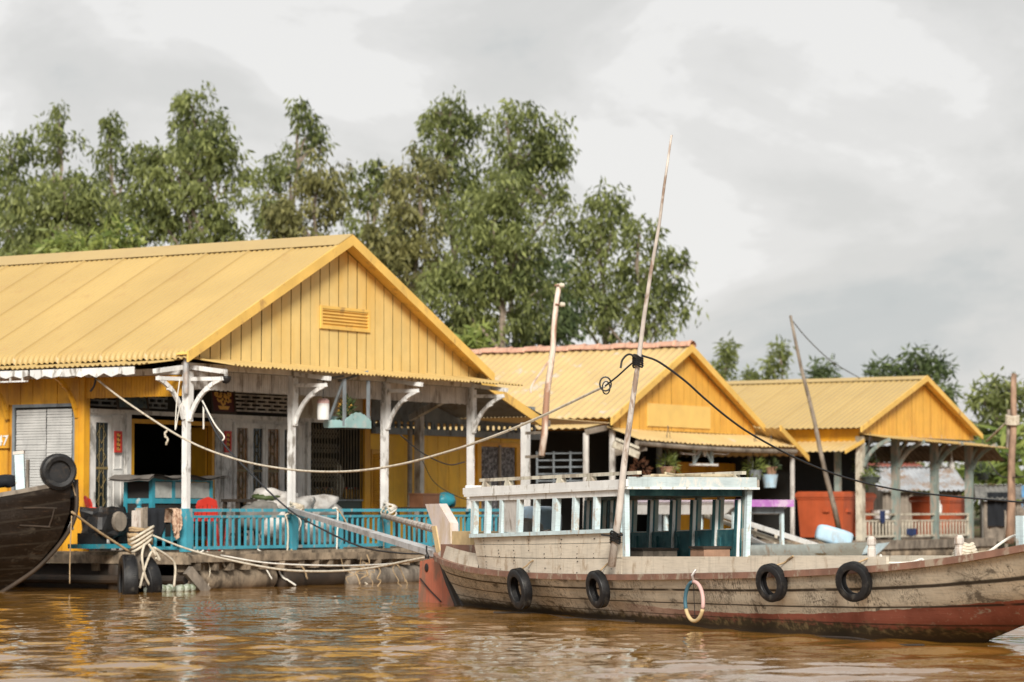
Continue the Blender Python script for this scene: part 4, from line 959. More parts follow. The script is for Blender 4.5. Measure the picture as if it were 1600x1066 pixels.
    for sg in (-1, 1):
        MB().prism([(1.80, sg*.825, zr(1.8)+.018), (6.06, sg*.825, zr(6.06)+.018), (6.06, sg*.825, zr(6.06)-.062), (1.80, sg*.825, zr(1.8)-.062)], (0, sg*.03, 0)).build('roof_fascia', WPB if sg < 0 else SAGE, b)
        MB().bar((1.84, sg*.842, zr(1.84)-.078), (6.0, sg*.842, zr(6)-.078), .035, .03).build('fascia_trim', WPB, b)
    MB().box(6.025, 6.06, -.822, .822, zr(6)-.065, zr(6)+.045).build('roof_fascia', paint('dimmed grey blue fascia paint', (.47,.55,.56), .5, .12, 4, (.62,.60,.55), .3, 7, .06, .6, .3, .3, grain=(12,2,30)), b); MB().box(6.02, 6.075, -.85, .85, zr(6)-.092, zr(6)-.066).build('fascia_trim', WPB, b)  # grey blue front fascia, colour darkened to stand in for weaker light
    MB().box(1.80, 1.83, -.822, .822, zr(1.8)-.06, zr(1.8)+.05).build('roof_fascia', WP, b)
    mb = MB()
    for x in (2.5, 3.1, 3.7, 4.3, 4.9, 5.4): mb.box(x-.03, x+.03, -.78, .78, zr(x)-.09, zr(x)-.036)
    mb.build('roof_beams', BOATIN, b); MB().box(5.80, 5.87, -.74, .74, zr(5.8)-.16, zr(5.8)-.04).build('roof_beams', BOATIN, b)
    for sg, x0, x1, dz in ((-1, 2.05, 6.12, .108), (1, 3.6, 5.95, .118)):
        MB().bar((x0, sg*.72, zr(x0)+dz), (x1, sg*.72, zr(x1)+dz-.02), .055, .038).build('roof_rail', CREAM, b)
        for x in ((2.2, 2.83, 4.22, 4.98) if sg < 0 else (3.8, 5.75)): MB().prism([(x-.09, sg*.72-.03, zr(x)+.018), (x+.09, sg*.72-.03, zr(x)+.018), (x+.045, sg*.72-.03, zr(x)+dz-.022), (x-.045, sg*.72-.03, zr(x)+dz-.022)], (0, .06, 0)).build('rail_chock', CREAM, b)
    # stern: fin, rudder, tiller, locker
    MB().prism([(-1.10,-.06,1.32), (-.66,-.06,1.325), (-.30,-.06,1.07), (-.28,-.06,.80), (-.45,-.06,.62), (-.68,-.06,.62), (-.85,-.06,1.03)], (0, .12, 0)).build('stern_fin', paint('chalky white fin', (.66,.57,.53), .6, .12, 4, (.56,.44,.30), .3, 4, .1, .5, .2, .2), b)
    MB().prism([(-.86,-.075,1.03), (-.73,-.075,1.03), (-.56,-.075,.64), (-.69,-.075,.64)], (0, .15, 0)).build('fin_edge', YTAPE, b)
    ru = MB().prism([(-1.33,-.03,.55), (-.90,-.03,.60), (-.70,-.03,.52), (-.25,-.03,.06), (-.2,-.03,-.35), (-1.39,-.03,-.35), (-1.38,-.03,.03)], (0, .06, 0)).build('rudder', RUDR, b)
    MB().lathe([(.045, -.01), (.06, 0), (.045, .01), (.02, .012)], 14, Matrix.Translation((-1.1, -.037, .47)) @ Matrix.Rotation(R(90), 4, 'X')).build('rudder_eye', IRON, ru)
    MB().tube([(-1.3,-.04,.32), (-1.0,-.045,.18), (-.62,-.045,.03)], .010, 5).build('rudder_seam', IRON, ru)
    MB().tube([(-.70, -.0, .62), (-.45, -.0, .3), (-.10, -.0, -.05)], .06, 8).build('stern_post', WOODD, b)
    MB().tube([(-.75, .0, .60), (-.55, -.04, .64), (-.40, -.06, .57)], .03, 8).build('rudder_strap', TIN, b)
    MB().tube([(-.9, .02, .74), (.4, .05, .84), (2.3, .1, .98)], .025, 8).build('tiller', POLEP, b)
    mb = MB()
    for sg in (-1, 1):
        P = [[(x, sg*(G(x)-.03), S(x)+.02), (x, sg*(G(x)-.06), S(x)+.02+.17*min(1, (x+.6)/.9)), (x, sg*(G(x)-.09), S(x)+.02)] for x in np.linspace(-.55, 1.93, 14)]; mb.grid(P)
    mb.build('stern_bulwark', BEAM, b, fix=False)
    MB().box(.15, 1.2, -.40, .40, .55, .80).build('stern_locker', RUST, b); MB().box(.45, 1.0, -.38, .1, .80, .97).build('yellow_box', YTAPE, b)
    MB().tube([(-.36,-.37,.77), (-.33,-.385,.70), (-.30,-.375,.64)], .012, 6).lathe([(.0,-.03), (.03,-.03), (.035,0), (.02,.03), (0,.03)], 8, Matrix.Translation((-.30,-.39,.635))).build('stern_padlock', IRON, b)
    # bitts on the foredeck
    BS_ = S
    for px_, top_, y in ((1362, 838, -.66), (1499, 836, -.50)):
        x = BT.fy(px_, 870, y).x; z = BT.fy(px_, top_, y).z; MB().lathe([(.0,BS_(x)-.06), (.045,BS_(x)-.06), (.042,z-.12), (.036,z-.11), (.036,z-.09), (.046,z-.08), (.046,z-.03), (.03,z), (0,z)], 10, Matrix.Translation((x, y, 0))).build('bitt', POLE, b)
    MB().prism([(13.0,-.36,S(13.0)+.03), (13.0,.36,S(13)+.03), (13.9,.1,S(13.9)+.03), (13.9,-.1,S(13.9)+.03)], (0, 0, .09)).build('breasthook', WOODG, b)
    p = BT.fy(1599, 806, -.25); MB().box(p.x-.05, p.x+.06, -.30, -.2, .8, p.z).build('bow_post', LBLUE, b)
    for x in (6.6, 7.9, 9.2, 10.4): MB().box(x-.03, x+.03, -.76, .76, S(x)-.11, S(x)-.03).build('thwart', WOODG, b)
    return b, G, S
boat, BG, BS = beige_boat()
def boat_tyre(px_, py_, Rr, W, label, hang, yaw=0):
    x = BT.fy(px_, py_, -.86).x; g = BG(x); dg = (BG(x+.3)-BG(x-.3))/.6; n = Vector((-dg+yaw, -1, -.16)).normalized()
    z = BT.fy(px_, py_, -g-.05).z; c = BT.w(x, -g-W*.55-abs(yaw)*Rr*.6, z); ax = BT.u*n.x+BT.v*n.y+Vector((0,0,n.z))
    up_ = Vector((0,0,1)); top_ = c+up_*Rr*.85
    hg = [tuple(BT.w(x+dx, -BG(x+dx)+.01+(.0 if dz < .2 else .02), z+dz)) for dx, dz in hang]
    return tyre(label, c, ax, Rr, W, hang=[top_]+hg)
boat_tyre(815, 920, .245, .13, 'black tyre hung nearest the red rudder on the beige boat', [(.16, .34)])
boat_tyre(940, 921, .212, .115, 'black tyre hanging under the foot of the tall leaning pole', [(.02, .27), (.2, .34)])
boat_tyre(1218, 911, .192, .105, 'plain black tyre hung on the hull just right of the coloured hoop', [(.05, .20), (.22, .27)], .22)
boat_tyre(1342, 909, .192, .10, 'black tyre with worn shiny rim hung closest to the bow', [(.05, .22)], .34)
def hoop():
    x = BT.fy(1092, 940, -.88).x; g = BG(x); z = BT.fy(1092, 940, -g-.03).z; o = BT.w(x, -g-.05, z); t = thing('taped_hoop', 'thin hoop wrapped in blue, pink and yellow tape hanging on the boat side', 'hoop', o, BT.a)
    for nm, a0, a1, m in (('blue_wrap', 95, 205, BTAPE), ('pink_wrap', 95, -20, PINK), ('yellow_wrap', 205, 340, YTAPE)):
        MB().tube([(.19*math.cos(R(a0+(a1-a0)*i/14)), -.02, .205*math.sin(R(a0+(a1-a0)*i/14))) for i in range(15)], .021, 8, caps=True).build(nm, m, t, smooth=True)
    MB().tube([(0,-.0,.33), (.0,-.045,.27), (0,-.02,.20)], .014, 6).build('strap', TIN, t); MB().tube([(-.01,-.02,.2), (.0,-.02,0), (.02,-.02,-.19)], .004, 4).build('inner_line', IRON, t)
hoop()
# tall pole lashed to the cabin corner
P0, P1, P2 = BT.w(5.80,-.90,.62), BT.w(6.41,-.89,2.90), BT.w(7.17,-.88,5.27)
mast = thing('mooring_pole', 'tall thin leaning pole lashed to the front cabin corner of the beige boat', 'pole', P0)
q = [P0+(P1-P0)*k-P0 for k in (0,.25,.5,.75)]+[P1-P0+(P2-P1)*k for k in (0,.2,.4,.6,.8,1)]
MB().tube([p+Vector((.008*math.sin(i*2),0,0)) for i, p in enumerate(q)], [.046,.041,.036,.031,.027,.024,.021,.018,.015,.012], 9).build('pole_shaft', POLE, mast, smooth=True)
for z, nm in ((.33, 'lashing'), (2.26, 'lashing')):
    k = z/4.65; c = q[0].lerp(q[4], min(1, z/2.28)); mb = MB()
    for i in range(5): mb.tube([c+Vector((.055*math.cos(t), .055*math.sin(t), -.06+i*.025+.02*math.sin(t*2))) for t in [j*math.pi/5 for j in range(10)]], .011, 5, closed=True)
    if z > 1: mb.tube(spline([c+Vector((0,-.05,.02)), c+Vector((-.10,-.06,.06)), c+Vector((-.17,-.05,.0)), c+Vector((-.19,-.05,-.09))]), .012, 5)
    else: mb.tube(spline([c+Vector((0,-.05,0)), c+Vector((-.16,-.02,.02))]), .012, 5); mb.tube(spline([c+Vector((0,0,0)), c+BT.u*.16+Vector((0,0,.02))]), .014, 5)
    mb.build(nm, IRON, mast)
# bits and pieces on the boat
one('plastic_tub', MB().blob((BT.fy(842, 815, .30).x, .30, BT.fy(842, 818, .30).z), (.34, .22, .22), 20, 12, .05, 2, 1, .55), PLAST, 'translucent blue plastic tub behind the cabin windows of the beige boat', 'tub', frame=BT, smooth=True)
for (x0, x1, y0, y1, z1, lb, m) in ((4.25, 4.7, .1, .55, .80, 'low brown box on the cabin floor near the mast foot', WOODG), (5.35, 5.66, .36, .70, .83, 'grey brown box on the cabin floor nearest the far corner post', POT)):
    t = thing('wooden_box', lb, 'box', BT.w((x0+x1)/2, (y0+y1)/2, .41), BT.a, 'boxes in the cabin'); a, c, d = (x1-x0)/2, (y1-y0)/2, z1-.41
    MB().box(-a, a, -c, c, 0, d-.03).build('box_body', m, t); MB().box(-a-.015, a+.015, -c-.015, c+.015, d-.028, d).build('lid', WOODD, t)
one('white_bundle', MB().blob((2.35, -.25, .98), (.2, .22, .16), 16, 9, .35, 2.2, 5), SACK, 'small white bundle inside the rearmost cabin window', 'bundle', frame=BT, smooth=True)
for pts, lb in (([(1120,981,0),(1190,986.5,0),(1250,992,0),(1330,998,0),(1385,1006,0),(1440,1010,0)], 'long pale bamboo pole floating along the red bottom of the boat'), ([(772,957,0),(830,959,0),(900,966,0),(990,972,0)], 'thin dark bamboo pole floating below the first two tyres')):
    w_ = []
    for x, y, z in pts: d = ray(x, y); w_.append(CAM0+d*((-.005-CAMH)/d.z)+Vector((0,-.18,0)))
    one('bamboo_pole', rope_mb([p+Vector((0,.06,random.uniform(-.012,.012))) for p in w_], .017, 7, 5), WOODD, lb, 'pole', 'bamboo poles floating by the boat')
one('deck_rope', rope_mb([at(1376,868,27.3), at(1380,878,27.1), at(1398,880,27.0), at(1425,879,27), at(1440,874,27.1), at(1443,879,27)], .014, 6, 6), ROPEW, 'loose white rope lying on the foredeck beside the first bitt', 'rope')
one('bow_rope', rope_mb([at(1528,868,26.0), at(1545,862,26.1), at(1565,848,26.2), at(1582,838,26.2), at(1604,833,26.2)], .013, 6, 6), ROPEW, 'white rope looping from the foredeck to the bow post', 'rope')
mb = MB(); c = BT.loc(at(1508,862,26.4))
for i in range(5): mb.tube([c+Vector((.16*math.cos(t)*(1-.1*i), .09*math.sin(t)*(1-.1*i), -.05+.028*i+.01*math.sin(3*t))) for t in [j*math.pi/8 for j in range(16)]], .020, 6, closed=True)
one('rope_coil', mb, ROPE, 'grey rope coil heaped around the second bitt on the foredeck', 'rope', frame=BT)
tp = BT.w(12.15, .30, .99); tyre('black tyre lying on the foredeck against the far gunwale', tp, (.55, -.25, .6), .21, .11, None)
one('boat_pole', MB().tube([BT.w(10.4,.55,.80), BT.w(12.2,.50,.90)], .025, 8), BAMB, 'dry bamboo pole lying along the far bulwark of the foredeck', 'pole')
one('roof_sticks', MB().tube([BT.w(4.9,.1,1.64), BT.w(6.0,.55,1.63)], .018, 6).tube([BT.w(4.7,.25,1.645), BT.w(5.9,.2,1.635)], .015, 6).tube([BT.w(5.1,.4,1.63), BT.w(5.6,-.1,1.66)], .014, 6), BAMB, 'few loose sticks lying on the cabin roof of the beige boat', 'sticks')
# ------------------------------------------------------------------ dark boat at the left
def dark_boat():
    tip = at(117, 760, 43.0); F = Frame((tip.x, tip.y, 0), -10); b = thing('wooden_boat', 'dark brown wooden boat with a high raked bow poking in from the left', 'boat', F.w(0,0,0), F.a)
    wl = [(-10,.05),(-9,.5),(-6,.85),(-3.5,.72),(-2.2,.38),(-1.3,0)]; gun = [(-10.4,.3),(-9,.9),(-6,1.15),(-3,1.02),(-1.6,.82),(-.7,.55),(-.2,.3),(.0,.10)]
    sheer = [(-10.4,1.3),(-8,.95),(-5,.92),(-3,1.12),(-1.6,1.36),(-.7,1.50),(0,1.66)]
    xs = [(-.35,-9.8),(0,-10),(1.3,-10.4)]; xb = [(-.35,-1.9),(0,-1.25),(.12,-.98),(.4,-.58),(.82,-.2),(1.2,-.04),(1.66,0)]
    ho, gl = hull('hull', HULLD, b, wl, gun, sheer, xs, xb, steps=((.86, .03), (.70, .01), (.55, .008), (.4, .008), (.26, .008)))
    gx = [p[0] for p in gl]; G = lambda x: float(np.interp(x, gx, [p[1] for p in gl])); S = lambda x: float(np.interp(x, gx, [p[2] for p in gl]))
    for sg in (-1, 1):
        P = []
        for x in np.linspace(-10, -.10, 50): y = sg*G(x); P.append([(x, y+sg*.02, S(x)-.03), (x, y+sg*.02, S(x)+.035), (x, y-sg*.10, S(x)+.04), (x, y-sg*.10, S(x)-.03)])
        MB().grid(P).build('gunwale_cap', WOODG, b)
    MB().tube(spline([(.02,0,1.70), (.02,0,1.2), (-.16,0,.82), (-.54,0,.4), (-.94,0,.12), (-1.3,0,-.1)], 5), .035, 8).build('stem', WOODD, b, smooth=True)
    P = [[(x, -max(.01, G(x)-.08), S(x)-.16), (x, max(.01, G(x)-.08), S(x)-.16)] for x in np.linspace(-9.8, -.15, 30)]; MB().grid(P).build('deck', WOODD, b, fix=False)
    near = [v.co.copy() for v in ho.data.vertices if v.co.y < 0]
    def on_hull(x, z): q = min(near, key=lambda c: (c.x-x)**2+(c.z-z)**2*1.4); return Vector((x, q.y-.012, z))
    for pts in ([(-.62,1.27),(-.42,1.275),(-.2,1.265)], [(-.70,1.01),(-.5,1.0),(-.30,.985)], [(-.22,1.27),(-.26,1.12),(-.32,.985)]):
        MB().tube([on_hull(*q) for q in pts], .013, 6).build('bow_moulding', WOODD, b)
    MB().box(-1.3,-1.0,-.30,-.20,1.3,1.42).build('bow_cleat', WOODD, b)
    return b, F, G, S
dboat, FD, DG, DS = dark_boat()
c = FD.w(-.20, -.10, 1.76)
tyre('black tyre slung over the high bow of the dark left boat', at(91,737,42.75), (.42, -1, -.02), .27, .22, None, hang=[at(112,752,42.9), at(118,775,42.95)])
M_ = Vector((.42, -1, -.02)).to_track_quat('Z', 'Y').to_matrix().to_4x4(); MB().lathe([(0,-.03),(.175,-.03),(.175,.03),(0,.03)], 20, M_).build('hole_dark_disc', IRON, [o for o in bpy.data.objects if o.get('label', '').startswith('black tyre slung over')][0])  # dark disc added so the hole of the tyre looks shaded inside
p = at(36, 755, 43.6); t = thing('mooring_post', 'short pale blue post with broken top standing behind the dark boat', 'post', p); MB().bar((-.02,0,-.3), (-.06,0,.44), .14, .10, up=(0,1,0)).build('post_body', LBLUE, t); MB().bar((-.065,0,.441), (-.07,0,.49), .17, .12, up=(0,1,0)).build('post_cap', POLE, t); MB().box(.052,.09,-.05,.05,-.3,.36).build('post_board', WOODG, t)
one('dark_bundle', MB().blob(tuple(at(8,752,43.8)), (.2,.2,.10), 14, 8, .4, 2, 3), CLOTHD, 'dark cloth bundle on the deck of the dark boat at the left edge', 'bundle', smooth=True)
# ------------------------------------------------------------------ pale blue boat with purple canopy
def canopy_boat():
    F = Frame((4.82, 55.25, 0), -64); b = thing('canopy_boat', 'small pale blue boat with a low purple topped canopy moored behind the cabin', 'boat', F.w(0,0,0), F.a)
    ho, gl = hull('hull', LBLUE, b, [(-6,.1),(-4,.6),(0,.66),(2.2,.5),(3.2,0)], [(-6.3,.3),(-4,.72),(0,.78),(2,.76),(3.4,.6),(4.0,.32),(4.15,.2)], [(-6.3,.8),(-3,.60),(0,.56),(2.5,.60),(4.15,.66)], [(-.35,-5.6),(0,-6),(.8,-6.3)], [(-.35,2.6),(0,3.2),(.66,4.15)], nt=50, nv=14)
    P = [[(x, -.6, .45), (x, .6, .45)] for x in np.linspace(-5.5, 3.2, 8)]; MB().grid(P).build('deck', WOODG, b, fix=False)
    for sg in (-1, 1):
        pts = [(-4.6, sg*.57, 1.40), (-4.6, sg*.57, 1.15), (-.35, sg*.57, 1.15), (-.22, sg*.57, 1.20), (-.14, sg*.57, 1.25), (-.0, sg*.57, 1.29), (.04, sg*.57, 1.36), (.04, sg*.57, 1.40)]
        MB().prism(pts, (0, .03*sg, 0)).build('canopy_side', WHT, b)
        for x in (-4.3, -2.8, -1.4, -.1): MB().box(x-.04, x+.04, sg*.57-.03-.03*sg, sg*.57+.03-.03*sg, .5, 1.2).build('canopy_post', LBLUE, b)
    P = [[(x, y, 1.405+.03*(1-(y/.62)**2)) for y in np.linspace(-.62, .62, 9)] for x in np.linspace(-4.65, .12, 12)]; mb = MB().grid(P); mb.grid([[(p[0], p[1], p[2]-.035) for p in q] for q in P]); mb.build('canopy_roof', paint('pinkish canopy paint', (.70,.58,.66), .5, .1, 4), b, fix=False); MB().box(.125, .16, -.66, .66, 1.30, 1.435).build('canopy_visor', PURP, b)
    MB().box(-.1, -.05, -.56, .56, 1.17, 1.39).build('canopy_end', GREYP, b)
canopy_boat()
def gangway():
    t = thing('gangway', 'white sloping gangway rails between the canopy boat and the middle house', 'gangway', at(1190, 850, 57.5)); o = t.location
    q = lambda x, y, Y: at(x, y, Y)-o
    MB().bar(q(1098,795,58.5), q(1290,857,56.5), .06, .09).build('hand_rail', WHT, t); MB().bar(q(1085,800,59), q(1252,858,57), .05, .08).build('hand_rail', CREAM, t); MB().bar(q(1150,832,58), q(1215,862,57), .06, .10).build('gangway_board', WHT, t)
    for x, y0, y1 in ((1098, 795, 850), (1181, 822, 846), (1213, 832, 852)): MB().bar(q(x,y0,58), q(x-2,y1,58), .06, .06, up=(0,1,0)).build('rail_post', CREAM, t)
gangway()
p = at(1303, 838, 52.2)
mb = MB().blob((0,0,0), (.34,.2,.16), 22, 14, .04, 2, 2, .4); Rm = Matrix.Rotation(R(16), 4, 'Y'); mb.v = [tuple(p+(Rm @ Vector(v))) for v in mb.v]
one('foam_float', mb, PLAST, 'pale blue foam float block tilted on the bow of the pale blue boat', 'float', smooth=True)
# ------------------------------------------------------------------ things on and around house 1
def h1p(px_, py_, y): return H1.fy(px_, py_, y)
def framed(name, label, cat, px0, px1, py0, py1, y, mat, fm, tilt=.0, group=None):
    a, b = h1p(px0, py1, y), h1p(px1, py0, y); cx, cz = (a.x+b.x)/2, a.z; w_, hh = b.x-a.x, b.z-a.z
    t = thing(name, label, cat, H1.w(cx, y, cz), H1.a, group); t.rotation_euler.x = tilt
    mb = MB(); s = .035
    mb.box(-w_/2, -w_/2+s, -.03, 0, 0, hh); mb.box(w_/2-s, w_/2, -.03, 0, 0, hh); mb.box(-w_/2+s, w_/2-s, -.03, 0, 0, s); mb.box(-w_/2+s, w_/2-s, -.03, 0, hh-s, hh); mb.build('frame', fm, t)
    MB().box(-w_/2+s, w_/2-s, -.012, -.004, s, hh-s).build('picture_panel', mat, t); return t, w_, hh
t, w_, hh = framed('framed_plaque', 'maroon framed plaque with gold flower relief hanging above the porch doors', 'plaque', 330, 368, 611, 646, 1.55, MAROON, WOODD, R(-6))
mb = MB(); rg = random.Random(4)
for i in range(4): 
    x = -.16+i*.105; z = hh-.09
    for (dx, dz, a) in ((0,.018,0), (0,-.018,0), (-.02,0,1), (.02,0,1), (.0,.0,0)): mb.box(x+dx-(.006 if a else .026), x+dx+(.006 if a else .026), -.020, -.013, z+dz-(.03 if a else .006), z+dz+(.03 if a else .006))
for cx_, cz_, r_ in ((-.17,.33,.06), (-.10,.25,.07), (.0,.20,.08), (.12,.24,.07), (.18,.34,.06), (.06,.31,.05), (-.04,.33,.04), (.19,.22,.035)):
    for k in range(7):
        a = k*math.pi*2/7+rg.random(); mb.blob((cx_+r_*.6*math.cos(a), -.016, cz_+r_*.6*math.sin(a)), (r_*.38, .012, r_*.30), 6, 4, .1)
mb.prism([(-.10,-.018,.07), (.12,-.018,.07), (.17,-.018,.13), (-.15,-.018,.13)], (0,.006,0)); mb.build('gold_relief', GOLD, t)
framed('framed_picture', 'dark bluish landscape picture leaning over the open doorway', 'picture', 183, 232, 612, 640, 1.75, PICB, WOODD, R(-10))
for px0, px1, lb in ((178, 189, 'red and gold couplet plaque on the jamb left of the open doorway'), (350, 360, 'red and gold couplet plaque on the jamb right of the open doorway')):
    t, w_, hh = framed('couplet_plaque', lb, 'plaque', px0, px1, 674, 707, 2.10, MAROON, RED, 0, 'couplet plaques on the porch wall'); mb = MB()
    for i in range(4):
        z = hh*(.17+.22*i)
        for (a0, a1, b0, b1) in ((-.04,.04,-.006,.006), (-.006,.006,-.03,.03), (-.035,-.022,-.022,.022), (.018,.034,-.03,.006)): mb.box(a0*w_/.14, a1*w_/.14, -.022, -.013, z+b0, z+b1)
    mb.build('gold_characters', GOLD, t)
def cabinet():
    y0 = 1.05; a = h1p(238, 760, y0).x; b = h1p(333, 760, y0).x; bk = H1.fx(193, 760, a).y; bk = min(bk, y0+1.0)
    t = thing('stall_cabinet', 'turquoise stall cabinet with frosted panes and a bent tin top standing on the porch', 'cabinet', H1.w((a+b)/2, y0, DZ), H1.a); w_ = (b-a)/2; d = bk-y0
    z = lambda py: h1p(285, py, y0).z-DZ
    zt, zp1, zp0, zr = z(748), z(752), z(777), z(783)
    f = MB()
    for x in (-w_, w_-.07): f.box(x, x+.07, 0, .07, 0, zt); f.box(x, x+.07, d-.07, d, 0, zt)
    for z0, z1 in ((zt-.05, zt), (zr-.04, zr+.04), (.16, .22)): f.box(-w_+.07, w_-.07, .005, .06, z0, z1); f.box(-w_+.005, -w_+.06, .07, d-.07, z0, z1)
    xs = [-w_+.07, -w_+.07+(2*w_-.14)*.34, w_-.07]
    f.box(xs[1]-.035, xs[1]+.035, .005, .06, zr+.04, zt-.05); f.build('cabinet_frame', TEALD, t)
    for q0, q1 in ((xs[0], xs[1]-.035), (xs[1]+.035, xs[2])): MB().box(q0, q1, .02, .03, zr+.05, zt-.06).build('pane', FROST, t)
    f = MB(); f.box(-w_+.02, -w_+.03, .07, d-.07, .22, zt-.05); f.box(-w_+.07, w_-.07, .03, .04, .22, zr-.04); f.box(-w_+.03, w_, .3, d-.02, .2, .24); f.build('cabinet_panel', DARK, t)
    f = MB(); P = [[(-w_-.28+(2*w_+.5)*i/14, -.16+(d+.25)*j/4, zt+.03+.02*math.sin(i*1.1)+.015*math.sin(j*2+i)+(-.05 if i in (0,) else 0)) for j in range(5)] for i in range(15)]; f.grid(P); f.grid([[(p[0], p[1], p[2]-.03) for p in q] for q in P]); f.build('tin_top', CEIL, t, fix=False)
cabinet()
def plastic_chair():
    t = thing('plastic_chair', 'red plastic armchair', 'chair', (0,0,0), 0, 'red plastic chairs on the porch')
    P = [[(x, y, .42+.02*(x*x*4)) for x in np.linspace(-.21,.21,7)] for y in np.linspace(-.2,.22,6)]; mb = MB().grid(P); mb.grid([[(p[0],p[1],p[2]-.02) for p in q] for q in P]); mb.build('seat', RED, t, fix=False)
    mb = MB()
    def bk(u, v): return (.23*math.sin(u)*(1-.30*v*v), .20+.05*math.cos(u)+.10*v+.01, .42+.44*v-.06*abs(math.sin(u))*v)
    for k in range(6):
        u0 = -1.2+k*.4+.03; u1 = u0+.34; P = [[bk(u0+(u1-u0)*i/3, .12+.6*j/5) for j in range(6)] for i in range(4)]; mb.grid(P); mb.grid([[(p[0],p[1]+.012,p[2]) for p in q] for q in P])
    P = [[bk(-1.35+2.7*i/16, .72+.28*j/3) for j in range(4)] for i in range(17)]; mb.grid(P); mb.grid([[(p[0],p[1]+.016,p[2]) for p in q] for q in P]); mb.build('backrest', RED, t, fix=False)
    for sx in (-1, 1):
        MB().tube(spline([(sx*.24,.22,.66), (sx*.27,.05,.64), (sx*.27,-.16,.62), (sx*.25,-.2,.42)]), .022, 6).build('armrest', RED, t)
        for y0 in (-.19, .2): MB().bar((sx*.20, y0, .43), (sx*.25, y0*1.25, 0), .05, .04, w1=.04, h1=.03).build('leg', RED, t)
    return t
ch = plastic_chair(); q = h1p(312, 830, .75); ch.location = H1.w(q.x, .75, DZ); ch.rotation_euler.z = H1.a+R(150); ch['label'] = 'red plastic chair just behind the porch rail beside the white corner post'
q = h1p(168, 800, 1.55); copy_thing(ch, H1.w(q.x, 1.55, DZ+.02), H1.a+R(25), 'red plastic chair in the shade left of the turquoise cabinet')
q = h1p(380, 800, 1.6); copy_thing(ch, H1.w(q.x, 1.6, DZ), H1.a+R(170), 'red plastic chair behind the dark stool')
q = h1p(474, 790, 1.7); copy_thing(ch, H1.w(q.x, 1.7, DZ), H1.a+R(15), 'red plastic chair half hidden behind the white sacks')
q = h1p(374, 780, .9); t = thing('stool', 'dark wooden stool standing behind the turquoise rail', 'stool', H1.w(q.x, .9, DZ), H1.a); zt = q.z-DZ
MB().box(-.27,.27,-.17,.17,zt-.05,zt).build('seat', WOODD, t)
for sx in (-1,1):
    for sy in (-1,1): MB().bar((sx*.21,sy*.13,zt-.05),(sx*.27,sy*.17,0),.06,.05,up=(0,1,0)).build('leg', WOODD, t)
MB().box(-.22,.22,-.015,.015,.22,.27).build('stretcher', WOODD, t)
sacks = [(404,806,.75,.42,.24,'grey sack slumped at the left end of the sack pile',TARP), (425,784,.85,.46,.20,'white sack with a green edge on top of the pile left of the second post',SACK), (455,794,.6,.5,.2,'white sack lying across the middle of the sack pile',SACK), (493,790,.7,.52,.17,'long white sack with its tip pointing right on top of the pile',SACK), (440,826,.5,.45,.26,'white sack at the bottom of the pile behind the balusters',SACK), (488,832,.6,.5,.26,'white sack on the deck behind the balusters nearest the third post',SACK), (475,812,1.1,.5,.26,'grey white sack in the middle of the pile behind the others',SACK)]
for i, (px_, py_, y, rx, rz, lb, m) in enumerate(sacks): q = h1p(px_, py_, y); one('sack', MB().blob((q.x, y, q.z), (rx, .26, rz), 20, 11, .45, 1.7, i, .75), m, lb, 'sack', 'sacks piled on the porch', smooth=True, frame=H1)
q = h1p(415, 778, .8); one('green_sheet', MB().blob((q.x, .8, q.z), (.3, .2, .07), 16, 8, .5, 3, 4), LFD, 'dark green sheet bundled over the sacks', 'sheet', smooth=True, frame=H1)
def engine():
    q = h1p(170, 815, 1.15); t = thing('engine', 'dark engine with a round pulley wheel on the shaded porch', 'engine', H1.w(q.x, 1.15, DZ), H1.a); z = q.z-DZ
    M_ = Matrix.Translation((0, -.2, z)) @ Matrix.Rotation(R(90), 4, 'X'); MB().lathe([(.0,-.03),(.05,-.04),(.06,-.02),(.10,-.02),(.11,-.035),(.15,-.035),(.16,0),(.15,.04),(0,.04)], 24, M_).build('pulley', WOODG, t, smooth=False)
    MB().blob((-.05,.08,z-.02), (.34,.28,.24), 16, 9, .3, 3, 2, .5).build('engine_block', IRON, t); MB().box(-.5,.45,-.12,.4,.05,.12).build('base_frame', TEALD, t); MB().tube(spline([(.2,0,z+.1),(.4,.05,z+.2),(.5,.1,z-.05)]), .04, 8).build('exhaust_pipe', IRON, t); MB().box(-.45,-.1,-.05,.25,.12,z-.18).build('engine_mount', IRON, t)
    MB().blob((.36,.1,.35), (.16,.16,.26), 12, 8, .3, 2, 7, .6).build('fuel_can', IRON, t)
engine()
def drape(label, px0, px1, ptop, tips, mat, y=-.075, name='cloth'):
    """cloth folded over the top rail; tips: lower outline as (fraction, py)"""
    a, b = h1p(px0, ptop, y).x, h1p(px1, ptop, y).x; n = 22; P = []
    zt = 1.27
    for i in range(n+1):
        f = i/n; x = a+(b-a)*f; py = np.interp(f, [k for k, v in tips], [v for k, v in tips]); zb = h1p((px0+px1)/2, py, y).z; w_ = .018*math.sin(f*19)+.012*math.sin(f*41)
        P.append([(x, .05, 1.05), (x, .035, zt-.01), (x, -.02, zt), (x, y+w_*.2, zt-.02)]+[(x+.02*math.sin(k*1.3+f*9), y+w_, zt-.02+(zb-zt+.02)*k/6) for k in range(1, 7)])
    mb = MB().grid(P); mb.grid([[(p[0], p[1]+.008, p[2]-.002) for p in q] for q in P]); mb.v = [tuple(H1.w(*v)) for v in mb.v]; b_ = world_mb(mb)
    return tag(mb.build(name, mat, loc=b_, smooth=True, fix=False), label, 'cloth', 'cloths hung on the porch rail')
